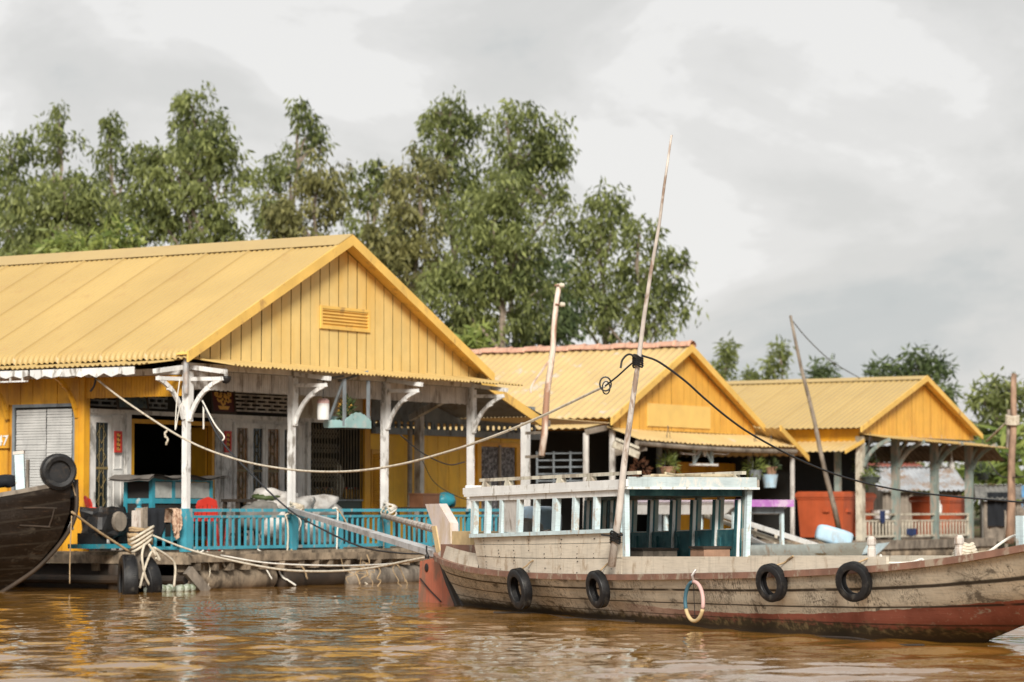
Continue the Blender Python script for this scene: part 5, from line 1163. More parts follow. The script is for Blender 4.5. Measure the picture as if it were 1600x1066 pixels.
def drape_side(label, mat):   # over the side rail at the left of the corner post
    a, b = H1.fx(228, 800, -.08).y, H1.fx(266, 800, -.08).y; n = 20; P = []
    for i in range(n+1):
        f = i/n; y = a+(b-a)*f; py = np.interp(f, [0,.3,.62,1], [826,834,838,802]); zb = H1.fx(247, py, -.08).z; w_ = .014*math.sin(f*19)
        P.append([(.05, y, 1.02), (.03, y, 1.27), (-.03, y, 1.275), (-.08+w_*.3, y, 1.25)]+[(-.085+w_, y, 1.25+(zb-1.25)*k/6) for k in range(1, 7)])
    mb = MB().grid(P); mb.grid([[(p[0]+.008, p[1], p[2]-.002) for p in q] for q in P]); mb.v = [tuple(H1.w(*v)) for v in mb.v]; b_ = world_mb(mb)
    tag(mb.build('cloth', mat, loc=b_, smooth=True, fix=False), label, 'cloth', 'cloths hung on the porch rail')
drape_side('charcoal cloth hanging over the short side rail left of the corner post', CLOTHD)
drape('peach patterned cloth hanging over the rail right beside the corner post', 270, 284, 800, [(0, 826), (.3, 836), (.5, 843), (.75, 834), (1, 818)], CLOTHP, -.11)
def hanging_planter():
    y = -.66; c = h1p(540, 668, y); r_ = h1p(580, 668, y); x0, x1 = c.x, r_.x; zb = c.z; zp = h1p(558, 644, y).z; ym = H1.fx(506, 668, x0).y; o = H1.w(x0, y, zb)
    t = thing('hanging_planter', 'blue green hanging planter tray with scalloped sides below the front eave', 'planter', o, H1.a); X1 = x1-x0; D = ym-y; H_ = zp-zb
    P = [(0,0,0), (X1,0,0), (X1,0,H_*.45)]+[(X1*(1-i/12), 0, H_*(.45+.5*math.sin(math.pi*i/12)+.05*(i % 2))) for i in range(1, 12)]+[(0,0,H_*.45)]
    MB().prism(P, (0,.02,0)).build('tray_front', paint('planter paint', (.30,.47,.47), .5, .15, 4, (.45,.5,.48), .3, 6, .1, 1, .2, .2), t)
    P = [(0,.02,0), (0,D,0)]+[(0, D*(1-i/12)+.02, H_*(.35+.12*math.sin(math.pi*i/12)+.05*(i % 2))) for i in range(13)]; MB().prism(P, (.02,0,0)).build('tray_side', MATS['planter paint'], t)
    MB().box(.02,X1-.02,.02,D,-.01,.02).build('tray_floor', WOODD, t); MB().prism([(X1,.02,0),(X1,D,0),(X1,D,.2),(X1,.02,.2)], (-.02,0,0)).build('tray_side', MATS['planter paint'], t); MB().box(.02,X1-.02,D-.02,D,.02,.2).build('tray_back', MATS['planter paint'], t)
    top_ = 3.40-zb
    for x, yy in ((.02, .04), (X1-.03, .04)): MB().box(x-.022,x+.022,yy-.022,yy+.022,.02,top_).build('hanger_rod', GREYP, t)
    for x, yy in ((.02, D-.05),): MB().bar((x,yy,.03),(x,.05,.80),.04,.03,up=(1,0,0)).build('hanger_brace', GREYP, t)
    MB().bar((.02,.60,top_),(.02,.05,.85),.035,.03,up=(1,0,0)).build('hanger_brace', GREYP, t); MB().bar((X1-.03,.65,top_),(X1-.03,.05,.95),.035,.03,up=(1,0,0)).build('hanger_brace', GREYP, t)
    return x0, X1, zb, H_, y, D
pl = hanging_planter()
def leaf_clump(n, cx, cy, cz, rx, ry, rz, ll, lw, up=.6, seed=1, droop=.4):
    rg = random.Random(seed); mb = MB()
    for i in range(n):
        d = Vector((rg.gauss(0,1), rg.gauss(0,1), rg.gauss(0,1)+up)).normalized(); c = Vector((cx+d.x*rx*rg.random()**.5, cy+d.y*ry*rg.random()**.5, cz+d.z*rz*rg.random()**.5))
        l = ll*rg.uniform(.6,1.3); a = d.cross(Vector((rg.gauss(0,1), rg.gauss(0,1), rg.gauss(0,1)))).normalized(); e = (d+Vector((0,0,-droop*rg.random()))).normalized()
        w_ = lw*rg.uniform(.7,1.2); m_ = c+d*l*.5+a*w_*.5; m2 = c+d*l*.5-a*w_*.5; mb.add([c, m2, c+d*l*.5+e*l*.5, m_], [(0,1,2,3)])
    return mb
def plant(name, label, group, loc, mats, pot, n, r, ll, lw, seed, up=.7, potr=.12, poth=.2, hang=0, flowers=None):
    t = thing(name, label, 'plant', loc, 0, group)
    if pot: MB().lathe([(potr*.72,0),(potr,poth*.9),(potr*1.1,poth*.9),(potr*1.1,poth),(potr*.9,poth),(potr*.85,poth*.8),(0,poth*.8)], 14).build('pot', pot, t)
    leaf_clump(n, 0,0,poth+.02, r[0],r[1],r[2], ll, lw, up, seed).build('foliage', mats, t, fix=False)
    if flowers: leaf_clump(flowers[1], flowers[2],0,poth+r[2]*.7, r[0]*.9, r[1]*.9, r[2]*.7, .06, .05, .6, seed+9).build('flowers', flowers[0], t, fix=False)
    if hang: 
        mb = MB()
        for k in range(3): a = k*2.1; mb.tube([(potr*math.cos(a), potr*math.sin(a), poth*.95), (0,0,hang)], .008, 4)
        mb.build('hanger', IRON, t)
    return t
x0, X1, zb, H_, y, D = pl
plant('flower_pot', 'potted plant with yellow flowers standing in the hanging planter', None, H1.w(x0+X1*.55, y+.25, zb+.03), LFD, POT, 90, (.12,.12,.22), .13, .05, 3, .9, .09, .2, 0, (GOLD, 40, -.05))
plant('flower_pot', 'small dark potted plant at the far end of the hanging planter', None, H1.w(x0+X1*.3, y+D-.3, zb+.03), LFD, POT, 50, (.12,.12,.10), .09, .04, 8, .7, .08, .12)
q = h1p(505, 640, -.35); t = thing('hanging_lantern', 'white cylindrical hanging lantern with a pink top', 'lantern', H1.w(q.x, -.35, q.z), H1.a)
z0 = -.17; MB().lathe([(.0,-.17),(.095,-.17),(.10,-.14),(.10,.10),(.0,.10)], 16).build('lantern_body', WHT, t); MB().lathe([(.102,.10),(.10,.15),(.06,.18),(0,.185)], 16).build('lantern_top', PINK, t); MB().tube([(0,0,.18),(0,0,3.44-q.z)], .006, 4).build('hanging_line', WIRE, t)
q = h1p(353, 594, -.45); t = thing('dome_camera', 'small black dome camera under the corner bracket', 'camera', H1.w(q.x, -.45, q.z), H1.a); MB().lathe([(0,-.06),(.05,-.045),(.075,0),(.08,.03),(.08,.06),(0,.06)], 14).build('camera_dome', IRON, t, smooth=True); MB().box(-.02,.02,-.02,.02,.06,3.4-q.z+.06).build('camera_mount', WP, t)
q = h1p(286, 600, -.12); t = thing('tube_lamp', 'grey metal tube fixed upright on the corner post head', 'lamp', H1.w(q.x, -.12, q.z), H1.a)
a = H1.fx(289, 585, -.1); t.location = H1.w(-.13, -.09, 3.05); MB().lathe([(0,0),(.04,0),(.045,.03),(.045,.5),(.03,.55),(0,.55)], 12).build('lamp_tube', TIN, t, smooth=False)
# goods behind the folding gate
for i, (px_, py_) in enumerate(((496,758),(508,757),(517,757),(540,757),(548,756),(556,757))): 
    q = h1p(px_, py_, 2.45); t = thing('jar', 'amber jar on the sill behind the folding gate', 'jar', H1.w(q.x, 2.45, 1.44), H1.a, 'amber jars behind the folding gate'); MB().lathe([(0,0),(.05,0),(.055,.02),(.055,.14),(.03,.18),(0,.18)], 10).build('jar_body', GOLD, t, smooth=True); MB().lathe([(0,.18),(.035,.18),(.035,.21),(0,.21)], 10).build('lid', RED if i % 2 else WHT, t)
MB_ = MB().box(0,1.9,-.1,.25,-.06,0); q = h1p(492, 770, 2.45); one('display_shelf', MB().box(q.x-.2,q.x+1.75,2.3,2.65,1.38,1.435), WOODD, 'dark shelf carrying jars behind the folding gate', 'shelf', frame=H1)
q = h1p(527, 745, 2.45); t = thing('figurine', 'pale upright figurine on the shelf behind the folding gate', 'figurine', H1.w(q.x, 2.45, 1.44), H1.a); MB().lathe([(0,0),(.12,0),(.10,.06),(.13,.25),(.11,.4),(.05,.46),(.07,.52),(.075,.58),(.04,.65),(0,.66)], 14).build('figurine_body', CREAM, t, smooth=True)
# annex things
q = h1p(665, 790, 1.0); t = thing('dark_table', 'dark wooden table under the annex roof behind the rail', 'table', H1.w(q.x+.2, 1.0, DZ), H1.a); MB().box(-.75,.95,-.3,.35,.66,.70).build('table_top', WOODD, t)
for sx in (-.68,.88):
    for sy in (-.24,.29): MB().box(sx-.03,sx+.03,sy-.03,sy+.03,0,.66).build('leg', WOODD, t)
q = h1p(664, 790, 1.0); one('wooden_case', MB().box(q.x-.28,q.x+.25,.85,1.15,DZ+.70,DZ+.92).box(q.x-.29,q.x+.26,.84,1.16,DZ+.92,DZ+.95), BROWNC, 'brown wooden case standing on the dark annex table', 'case', frame=H1)
q = h1p(691, 790, 1.0); one('blue_bundle', MB().blob((q.x,.95,DZ+.83),(.25,.2,.14),16,8,.35,2,3), TEALD, 'turquoise bundle on the dark annex table beside the brown case', 'bundle', frame=H1, smooth=True)
# mooring post, fender tyres, float string
def mooring():
    p0 = H1.fy(216, 880, -.42); t = thing('mooring_post', 'split mooring post of two worn boards wound with rope in front of the porch', 'post', H1.w(p0.x, -.42, .1), H1.a)
    z = lambda py: H1.fy(216, py, -.42).z-.1
    MB().box(-.09,.0,-.05,.06,z(842),z(798),.01).build('white_board', POLE, t); MB().box(.0,.1,-.07,.05,.1,z(793),.012).build('grey_board', WOODG, t); MB().box(.10,.2,-.05,.05,.0,z(838),.012).build('back_board', WOODG, t)
    mb = MB(); rg = random.Random(5)
    for i in range(9):
        zc = z(846)+(z(826)-z(846))*i/9; rr = .17+.03*rg.random(); tl = rg.uniform(-.5,.5)
        mb.tube([(.04+rr*math.cos(a), -.0+rr*.8*math.sin(a), zc+tl*.22*math.cos(a)+rg.uniform(-.01,.01)) for a in [k*math.pi/9 for k in range(18)]], .022, 6, closed=True)
    mb.build('rope_wrap', ROPEB, t, smooth=True); mb = MB()
    for i in range(4):
        zc = z(852)+i*.06; mb.tube([(.02+(.15+.02*i)*math.cos(a), -.05+.13*math.sin(a), zc+.10*math.cos(a+.6)) for a in [k*math.pi/9 for k in range(18)]], .022, 6, closed=True)
    for pts in ([(-.10,-.2,z(850)), (-.2,-.24,z(870)), (-.12,-.24,z(900)), (.05,-.24,z(922))], [(.0,-.2,z(850)), (.1,-.26,z(868)), (.05,-.22,z(862)), (-.12,-.24,z(885)), (-.2,-.2,z(918))], [(.15,-.18,z(856)), (.45,-.2,z(870)), (.62,-.2,z(885)), (.60,-.2,z(918))], [(.1,-.2,z(855)), (.2,-.25,z(875)), (.1,-.25,z(872))]): mb.tube(spline(pts,8), .020, 6)
    mb.build('loose_rope', ROPE, t, smooth=True); return t
mooring()
c = H1.w(H1.fy(200,905,-.45).x, -.45, .18); tyre('large worn tyre standing half sunk at the foot of the rope wound post', c, H1.u*.75+H1.v*(-.7), .40, .24, 'big fender tyres under the porch')
c = H1.w(H1.fy(226,905,-.40).x, -.40, .17); tyre('second large tyre leaning right behind the half sunk one', c, H1.u*.9+H1.v*(-.35)+Vector((0,0,.12)), .39, .22, 'big fender tyres under the porch')
fl = thing('float_string', 'string of pale green bottle floats lying on the water beside the big tyres', 'floats', H1.w(H1.fy(232,918,-.45).x, -.45, .03), H1.a)
for i, px_ in enumerate((234, 251, 260, 269, 279, 288, 298)): q = H1.fy(px_, 917, -.45); MB().lathe([(0,-.10),(.03,-.095),(.06,-.06),(.065,.05),(.045,.085),(0,.09)], 12, Matrix.Rotation(R(90+random.uniform(-12,12)), 4, 'Y')).build('float', STONE, fl, loc=(q.x-H1.loc(fl.location).x, random.uniform(-.03,.03), .012+random.uniform(-.01,.01)), smooth=True)
one('grey_plank', MB().bar(H1.w(H1.fy(293,893,-.45).x,-.45,.32), H1.w(H1.fy(322,918,-.55).x,-.55,-.02), .10, .16), WOODG, 'broken grey plank sticking out of the water below the deck', 'plank')
# gang planks from the porch to the boat
def plank(name, label, a, b, w_, h_, mat, cat, up=(0,0,1), w1=None, h1=None): one(name, MB().bar(a, b, w_, h_, up, w1, h1), mat, label, cat)
plank('gang_plank', 'long grey plank sloping from the turquoise rail down to the stern of the beige boat', H1.w(h1p(452,798,-.15).x,-.15,1.25), at(688,866,38.1), .05, .075, paint('grey plank', (.52,.52,.52), .6, .15, 3, (.26,.24,.22), .3, 4, .1, .5, .3, .3), 'plank', w1=.2, h1=.08)
one('bamboo_pole', MB().tube([H1.w(h1p(598,806,-.15).x,-.15,h1p(598,806,-.15).z), at(690,830,38.3)], [.045,.055], 9), POLE, 'smooth pale pole resting on the rail and pointing at the white stern fin', 'pole')
# ------------------------------------------------------------------ ropes and wires
def rope(name, label, pts, r, mat, cat='rope', n=6, sub=8, wob=0, group=None): return one(name, rope_mb([at(*p) for p in pts], r, n, sub, wob), mat, label, cat, group, smooth=True)
lin = lambda x, x0, Y0, x1, Y1: Y0+(Y1-Y0)*(x-x0)/(x1-x0)
pts = [(150,592),(200,630),(290,687),(370,718),(455,734),(540,737),(620,727),(700,706),(765,684),(830,658),(890,630),(946,603)]
rope('mooring_rope', 'long pale rope sagging from the side eave across the porch towards the tall pole', [(x, y, lin(x,150,45.0,1003,31.4)) for x, y in pts], .016, ROPE)
rope('black_cable', 'black cable from the wire thimble up to the lashing on the tall pole', [(946,603,32.1),(965,588,31.9),(985,570,31.7),(1003,557,31.4)], .011, WIRE, 'cable')
mb = MB().tube([at(946+9*math.cos(a), 600+11*math.sin(a), 32.0) for a in [k*math.pi/8 for k in range(16)]], .010, 5, closed=True).tube([at(947+6*math.cos(a), 606+10*math.sin(a), 32.05) for a in [k*math.pi/8 for k in range(16)]], .008, 5, closed=True); one('wire_thimble', mb, IRON, 'twisted wire loop joining the pale rope to the black cable', 'wire loop')
rope('black_cable', 'long black cable drooping from the tall pole across the far houses to the right edge', [(1004,556,31.4),(1030,566,32),(1070,595,32.8),(1100,622,33.3),(1140,655,34),(1180,682,34.6),(1250,719,35.6),(1320,746,36.6),(1400,765,37.6),(1500,777,38.6),(1625,787,40)], .013, WIRE, 'cable')
rope('stern_rope', 'pale rope sagging from the rope wound post to the stern of the beige boat', [(232,834,44.6),(290,857,43.9),(345,872,43.2),(430,889,42),(500,893,41),(570,889,40),(640,876,38.8),(700,864,37.9)], .017, ROPE)
rope('stern_rope', 'second pale rope running low along the deck edge to the boat stern', [(345,868,44.0),(420,880,43.5),(520,884,42.4),(600,882,40.8),(665,874,38.9),(697,868,38.0)], .013, ROPEW)
rope('dark_cable', 'dark blue cable hanging from the corner bracket down across the rail to the boat', [(317,632,43.6),(345,688,43.4),(400,748,43),(450,795,42.6),(490,820,42.2),(560,853,41),(620,864,39.6),(690,866,38.0)], .013, WIRE, 'cable')
rope('bow_line', 'tan rope from the bow of the dark boat to the rope wound post', [(112,800,42.9),(150,828,43.4),(205,864,44.0)], .020, ROPEB)
rope('bow_line', 'thin dark line hanging from the dark bow into the water', [(112,806,42.95),(110,850,43),(109,890,43.1),(109,912,43.1)], .010, ROPEB)
rope('loose_cord', 'white cord hanging on the right side of the corner post', [(316,626,43.9),(335,662,43.7),(350,682,43.5),(346,690,43.5)], .012, ROPEW, 'cord')
rope('loose_cord', 'short white cord dangling straight below the right corner bracket', [(318,632,43.9),(318,650,43.9),(318,671,43.9)], .014, ROPEW, 'cord')
rope('loose_cord', 'looped white cord dangling left of the corner post', [(281,592,44.0),(276,630,44.0),(274,672,44.0),(280,640,44.0),(288,626,44.0)], .009, ROPEW, 'cord')
rope('frayed_rope', 'frayed grey rope end dangling from the long rope in front of the doorway', [(262,670,43.2),(258,680,43.2),(262,688,43.2),(259,695,43.2)], .016, ROPE, wob=.01)
rope('dark_wire', 'dark wire knotted at the upper end of the long rope', [(150,590,45.0),(147,603,45.0),(141,612,45.0)], .018, WIRE, 'wire')
rope('thin_wire', 'thin black wire drooping between the annex posts', [(626,680,46.5),(660,708,47),(700,726,47.5),(726,722,48)], .010, WIRE, 'wire')
rope('thin_wire', 'faint black wire curving down over the orange annex wall', [(660,720,47),(680,755,47.5),(720,778,48),(760,784,48.5)], .006, WIRE, 'wire')
k = 0
for (px_, top_, pts) in ((455,792,[(452,790),(455,800),(446,805),(449,815),(450,840),(449,868),(452,885)]), (455,792,[(458,795),(463,805),(470,815),(467,830)]), (523,795,[(519,795),(527,796),(527,830),(526,860)]), (523,795,[(526,795),(535,805),(545,825)]), (600,800,[(597,792),(603,800),(598,812),(600,835),(599,866)]), (600,800,[(606,792),(608,802),(601,808),(595,800),(600,794)]), (455,860,[(455,858),(462,875),(475,890),(480,905)]), (330,862,[(318,860),(300,872),(298,890),(308,902),(318,890),(315,872),(325,862)]), (330,862,[(308,860),(322,872),(328,890),(326,905),(325,925)]), (406,860,[(402,858),(410,865),(408,878),(416,890),(425,905)]), (440,880,[(432,880),(440,900),(452,908),(462,915)]), (560,875,[(520,892),(540,900),(562,907),(583,917)]), (605,870,[(608,870),(606,885),(595,900),(590,910)]), (605,870,[(608,870),(604,890),(607,912)]), (350,860,[(347,860),(349,880),(352,886)]), (365,858,[(340,862),(352,868),(345,882),(338,872)])):
    Y0 = lin(px_, 290, 43.95, 735, 50.6); k += 1
    rope('rope_end', 'loose rope end dangling over the deck edge or rail below the porch', [(x, y, Y0+.01*(i % 2)) for i, (x, y) in enumerate(pts)], random.choice((.010,.013,.016)), random.choice((ROPE, ROPEB, ROPEW)), 'rope', 5, 6, .004, 'loose rope ends along the porch edge')
mb = MB()
for i in range(6): c = H1.w(2.71, -.12, 1.22+.02*i); mb.tube([c+Vector((.11*math.cos(t)+.0, .11*math.sin(t), .05*math.sin(t+i))) for t in [j*math.pi/6 for j in range(12)]], .015, 5, closed=True)
one('rope_lashing', mb, ROPE, 'tan rope lashed round the second porch post at the rail', 'rope'); mb = MB()
for i in range(5): c = H1.w(5.35, -.12, 1.18+.03*i); mb.tube([c+Vector((.11*math.cos(t), .11*math.sin(t), .06*math.sin(t+i))) for t in [j*math.pi/6 for j in range(12)]], .013, 5, closed=True)
one('rope_lashing', mb, ROPEW, 'pale rope lashed round the third porch post at the rail', 'rope')
mb = MB(); rg = random.Random(9)
for i in range(11):
    c = Vector((rg.uniform(-.45,.45), rg.uniform(-.08,.05), rg.uniform(-.05,.2))); pts = [c+Vector(((k-2)*.03+rg.uniform(-.14,.14), rg.uniform(-.05,.05), -.09*k+rg.uniform(-.06,.06))) for k in range(5)]
    mb.tube(spline(pts, 6), rg.choice((.006,.008,.011)), 5)
q = at(590,884,46.6); mb.v = [tuple(Vector(v)+q) for v in mb.v]; one('rope_tangle', mb, ROPEB, 'tangle of old rope and roots caught at the deck edge', 'debris')
# ------------------------------------------------------------------ poles
def pole(label, top_, bot_, Y, r0, r1, mat, extra=None, name='utility_pole', Yb=None):
    a, b = at(*bot_, Yb or Y), at(*top_, Y); t = thing(name, label, 'pole', a); n = 8; d = b-a; MB().tube([d*(i/n)+Vector((.015*math.sin(i*1.7+r0*99), 0, 0)) for i in range(n+1)], [r0+(r1-r0)*i/n for i in range(n+1)], 8).build('pole_shaft', mat, t, smooth=True); return t, a
t, a = pole('peeling pinkish pole with two white insulators fixed beside the annex roof', (873,444), (846,712), 50.5, .062, .045, POLEP)
for px_, py_ in ((877,446),(878,476)): q = at(px_, py_, 50.45)-a; MB().lathe([(0,-.04),(.035,-.035),(.05,0),(.035,.02),(.045,.04),(.02,.06),(0,.06)], 12, Matrix.Translation(q) @ Matrix.Rotation(R(90), 4, 'Y')).build('insulator', CREAM, t, smooth=True); MB().tube([q+Vector((-.12,0,.0)), q], .018, 6).build('insulator_pin', RUST, t)
for py_ in (677, 714): MB().bar(at(822,py_,50.9)-a, at(848,py_-1,50.55)-a, .05, .05).build('pole_arm', WOODG, t)
MB().tube(spline([at(861,560,50.5)-a, at(845,582,50.5)-a, at(831,603,50.5)-a, at(829,614,50.5)-a]), .02, 6).build('stay_wire', POLEP, t)
pole('thin dark leaning bamboo pole standing in front of the orange fish bin', (1234,493), (1311,830), 69, .068, .034, WOODG, Yb=70.5)
t, a = pole('rough brown post bound with rope at the right edge', (1585,584), (1578,850), 71, .11, .07, paint('brown pole', (.40,.26,.18), .8, .3, 3, (.14,.09,.06), .4, 3, .12, .3, .3, .5))
MB().bar(at(1577,640,71.1)-a, at(1575,700,71.1)-a, .12, .10).build('pole_splint', WOODG, t); mb = MB()
for i in range(5): q = at(1582,650+i*3,71)-a; mb.tube([q+Vector((.16*math.cos(w_),.16*math.sin(w_),.03*math.sin(w_))) for w_ in [j*math.pi/6 for j in range(12)]], .025, 5, closed=True)
mb.build('rope_binding', ROPE, t)
rope('stay_rope', 'pale stay rope from the brown post to the corner of the far house', [(1578,655,71),(1560,672,71.5),(1541,690,72.5)], .03, ROPE); rope('stay_rope', 'grey wire sagging from the eave of the far house to the brown post', [(1545,722,74),(1565,745,72),(1600,745,70)], .018, WIRE)
rope('thin_wire', 'hair thin wire slanting down from the top of the leaning bamboo pole', [(1234,496,69),(1262,530,71),(1300,565,74),(1345,592,77)], .012, WIRE, 'wire')
# ------------------------------------------------------------------ plants and things on houses 2 and 3
g2 = 'hanging plants under the middle porch eave'
def hp2(px_, py_, y): q = H2.fy(px_, py_, y); return H2.w(q.x, y, q.z)
plant('hanging_plant', 'bright green grassy plant in a brown hanging basket, leftmost under the middle porch', g2, hp2(1044,744,-.5), LFB, POT, 150, (.20,.2,.22), .20, .035, 21, .8, .20, .22, 1.2)
plant('hanging_plant', 'light green plant in a blue grey hanging pot beside the orange wall', g2, hp2(1180,750,-.5), LFB, GREYP, 130, (.2,.2,.2), .2, .035, 22, .5, .17, .24, 1.15)
plant('hanging_plant', 'dull green plant in a dark hanging pot above the white bucket', g2, hp2(1205,742,-.5), LFD, POT, 120, (.17,.17,.18), .14, .05, 23, .4, .15, .2, 1.0)
plant('hanging_plant', 'brownish pink orchid bunch hanging in the shadow near the middle house corner', g2, hp2(1000,742,.2), TERRA, None, 110, (.22,.2,.25), .14, .06, 24, -.2, .1, .1, 1.1)
q = hp2(1203,762,-.45); t = thing('hanging_bucket', 'white bucket hanging under the middle house eave', 'bucket', q); MB().lathe([(0,0),(.15,0),(.20,.30),(.21,.33),(.19,.33),(.14,.03),(0,.03)], 18).build('bucket_body', PLAST, t, smooth=False); MB().tube(spline([(-.2,0,.32),(-.12,0,.5),(0,0,.56),(.12,0,.5),(.2,0,.32)]), .008, 5).build('bucket_handle', IRON, t)
q = hp2(1098,726,-.4); t = thing('hanging_rack', 'pale hanging rack with a mirror and a white tray below the middle eave', 'rack', q, H2.a)
for sx in (-.42,.45): MB().box(sx-.03,sx+.03,-.03,.03,0,.55).build('rack_upright', LBLUE, t)
MB().box(-.45,.5,-.16,.12,-.03,.02).build('rack_tray', WHT, t); MB().bar((-.42,0,.03),(0,0,.4),.04,.04).bar((.45,0,.03),(.1,0,.4),.04,.04).build('rack_brace', LBLUE, t); MB().blob((.02,-.05,.36),(.11,.02,.18),14,9,.1,2,1).build('mirror', WHT, t, smooth=True)
for px_ in (1082, 1130): q = hp2(px_, 708, -.5); one('hook', rope_mb([q+Vector((-.3,0,.0)), q+Vector((-.1,0,-.02)), q+Vector((.1,0,-.02)), q+Vector((.18,0,.1))], .025, 6, 5), TIN, 'bent grey bar hanging under the middle eave', 'bar', 'bent bars under the middle eave')
q = hp2(1020,700,-.4); one('eave_board', MB().bar(hp2(958,694,-.45), hp2(998,712,-.75), .05, .16).bar(hp2(962,686,-.4), hp2(998,700,-.75), .05, .06), CREAM, 'weathered slotted board slung under the left end of the middle pent roof', 'board')
def fish_bin(label, px_c, py_top, y, wl_, wr_, hh, group='orange fish bins on the far porch'):
    q = H3.fy(px_c, py_top, y); t = thing('fish_bin', label, 'bin', H3.w(q.x, y, q.z-hh), H3.a, group)
    mb = MB(); n = [(0,0),(wr_,0),(wr_,wl_),(0,wl_)]
    ins = lambda k: [(x+(.05*k if x == 0 else -.05*k), y_+(.05*k if y_ == 0 else -.05*k)) for x, y_ in n]
    rings = [(ins(1.4),0),(ins(.4),hh*.80),(ins(.4),hh*.82),(ins(-.1),hh*.83),(ins(-.1),hh*.87)]
    for p, z in rings: mb.v += [(x, y_, z) for x, y_ in p]
    for i in range(len(rings)-1):
        for j in range(4): mb.f.append((i*4+j, i*4+(j+1) % 4, i*4+4+(j+1) % 4, i*4+4+j))
    mb.f += [(3,2,1,0), (16,17,18,19)]; mb.build('bin_body', ORANGE, t)
    lid = MB(); a = ins(-.6); b = ins(.6); lid.v += [(x,y_,hh*.875) for x,y_ in a]+[(x,y_,hh*.95) for x,y_ in a]+[(x,y_,hh) for x,y_ in b]; lid.f += [(0,1,5,4),(1,2,6,5),(2,3,7,6),(3,0,4,7),(4,5,9,8),(5,6,10,9),(6,7,11,10),(7,4,8,11),(8,9,10,11),(3,2,1,0)]; lid.build('lid', ORANGE, t)
    MB().box(-.03,.03,wl_*.3,wl_*.42,hh*.55,hh*.62).build('handle', ORANGE, t); MB().box(wr_*.3,wr_*.6,-.02,.05,hh*.55,hh*.62).build('handle', ORANGE, t); return t
fish_bin('big orange fish bin standing at the left corner of the far porch', 1318, 768, .35, 1.35, .72, 1.18)
fish_bin('orange fish bin right behind the balustrade corner of the far porch', 1345, 770, .75, .7, .85, 1.14)
fish_bin('orange fish bin at the right end of the far porch', 1484, 775, .35, 1.2, 1.45, 1.10)
q = H3.fy(1410,803,-.1); 
def drape3(px_, py0, py1, m, lb, w_):
    a, b = H3.fy(px_, py0, -.1), H3.fy(px_, py1, -.1); P = [[(a.x-w_+2*w_*i/8, -.06-.03*math.sin(i*2.0), a.z+(b.z-a.z)*j/5*(1-.25*abs(i-4)/4)) for j in range(6)] for i in range(9)]; mb = MB().grid(P); mb.grid([[(p[0],p[1]+.012,p[2]) for p in q] for q in P]); one('cloth', mb, m, lb, 'cloth', 'cloths on the far balustrade', frame=H3, smooth=True)
drape3(1381, 798, 819, CLOTHB, 'navy cloth hanging over the far balustrade', .13); drape3(1427, 826, 838, CLOTHB, 'dark blue cloth low behind the far balustrade bars', .3)
q = H3.fy(1381,790,.5); one('white_basin', MB().lathe([(0,0),(.28,0),(.36,.22),(.38,.24),(.34,.24),(.26,.03),(0,.03)], 18, Matrix.Translation((q.x,.5,1.0))), WHT, 'white basin on a stand behind the far balustrade', 'basin', frame=H3); one('basin_stand', MB().box(q.x-.3,q.x+.3,.25,.75,.93,.995).box(q.x-.28,q.x-.2,.3,.38,.45,.93).box(q.x+.2,q.x+.28,.62,.7,.45,.93), WOODD, 'dark stand carrying the white basin', 'stand', frame=H3)
q = H3.fy(1360,746,-.3); plant('hanging_plant', 'small light plant in a dark hanging bowl at the far porch corner', 'hanging plants at the far porch', H3.w(q.x,-.3,q.z-.15), LFB, DGREEN, 70, (.14,.14,.14), .16, .04, 31, .8, .26, .16, 1.3)
q = H3.fy(1352,738,.2); plant('hanging_plant', 'dark drooping plant hanging in the shade of the far porch corner', 'hanging plants at the far porch', H3.w(q.x,.2,q.z), LFD, None, 160, (.28,.28,.5), .25, .06, 32, -.3, .1, .1, 1.0)
plant('hanging_plant', 'dark bushy pot hanging at the right end of the far porch', 'hanging plants at the far porch', H3.w(H3.fy(1536,750,.6).x,.6,H3.fy(1536,750,.6).z), LFD, DGREEN, 90, (.25,.25,.15), .2, .06, 33, .3, .2, .2, 1.2)
q = H3.fy(1487,725,-.2); one('white_bulb', MB().lathe([(0,-.16),(.06,-.14),(.09,-.06),(.07,.04),(.03,.1),(.03,.18),(0,.18)], 12, Matrix.Translation((q.x,-.2,q.z))).tube([(q.x,-.2,q.z+.18),(q.x,-.2,3.05)], .01, 4), WHT, 'white lamp bulb hanging under the far porch eave', 'lamp', frame=H3)
q = H3.fy(1416,800,1.0); one('white_bottle', MB().lathe([(0,0),(.07,0),(.08,.03),(.08,.2),(.03,.28),(.03,.34),(0,.34)], 12, Matrix.Translation((q.x,.03,1.15))), WHT, 'white bottle standing on the far balustrade', 'bottle', frame=H3)
# ------------------------------------------------------------------ trees
def leaves_mesh(centers, radii, per, ll, lw, rg, droop=1.0, spread=.55):
    """leaf quads round clump centres; returns verts (n,4,3)"""
    n = len(centers)*per; C = np.repeat(np.array(centers), per, 0); Rr = np.repeat(np.array(radii), per)[:, None]
    off = rg.normal(size=(n, 3)); off /= np.linalg.norm(off, axis=1, keepdims=True)+1e-6; off *= rg.random((n, 1))**.45
    P = C+off*Rr*np.array([1, 1, 1.25])
    d = rg.normal(size=(n, 3))*spread; d[:, 2] -= droop; d[:, :2] += off[:, :2]*.5; d /= np.linalg.norm(d, axis=1, keepdims=True)
    s = rg.normal(size=(n, 3)); s -= d*(s*d).sum(1, keepdims=True); s /= np.linalg.norm(s, axis=1, keepdims=True)+1e-6
    l = ll*(.6+.8*rg.random((n, 1))); w_ = lw*(.6+.8*rg.random((n, 1)))
    return np.stack([P, P+d*l*.45+s*w_*.5, P+d*l, P+d*l*.45-s*w_*.5], 1)
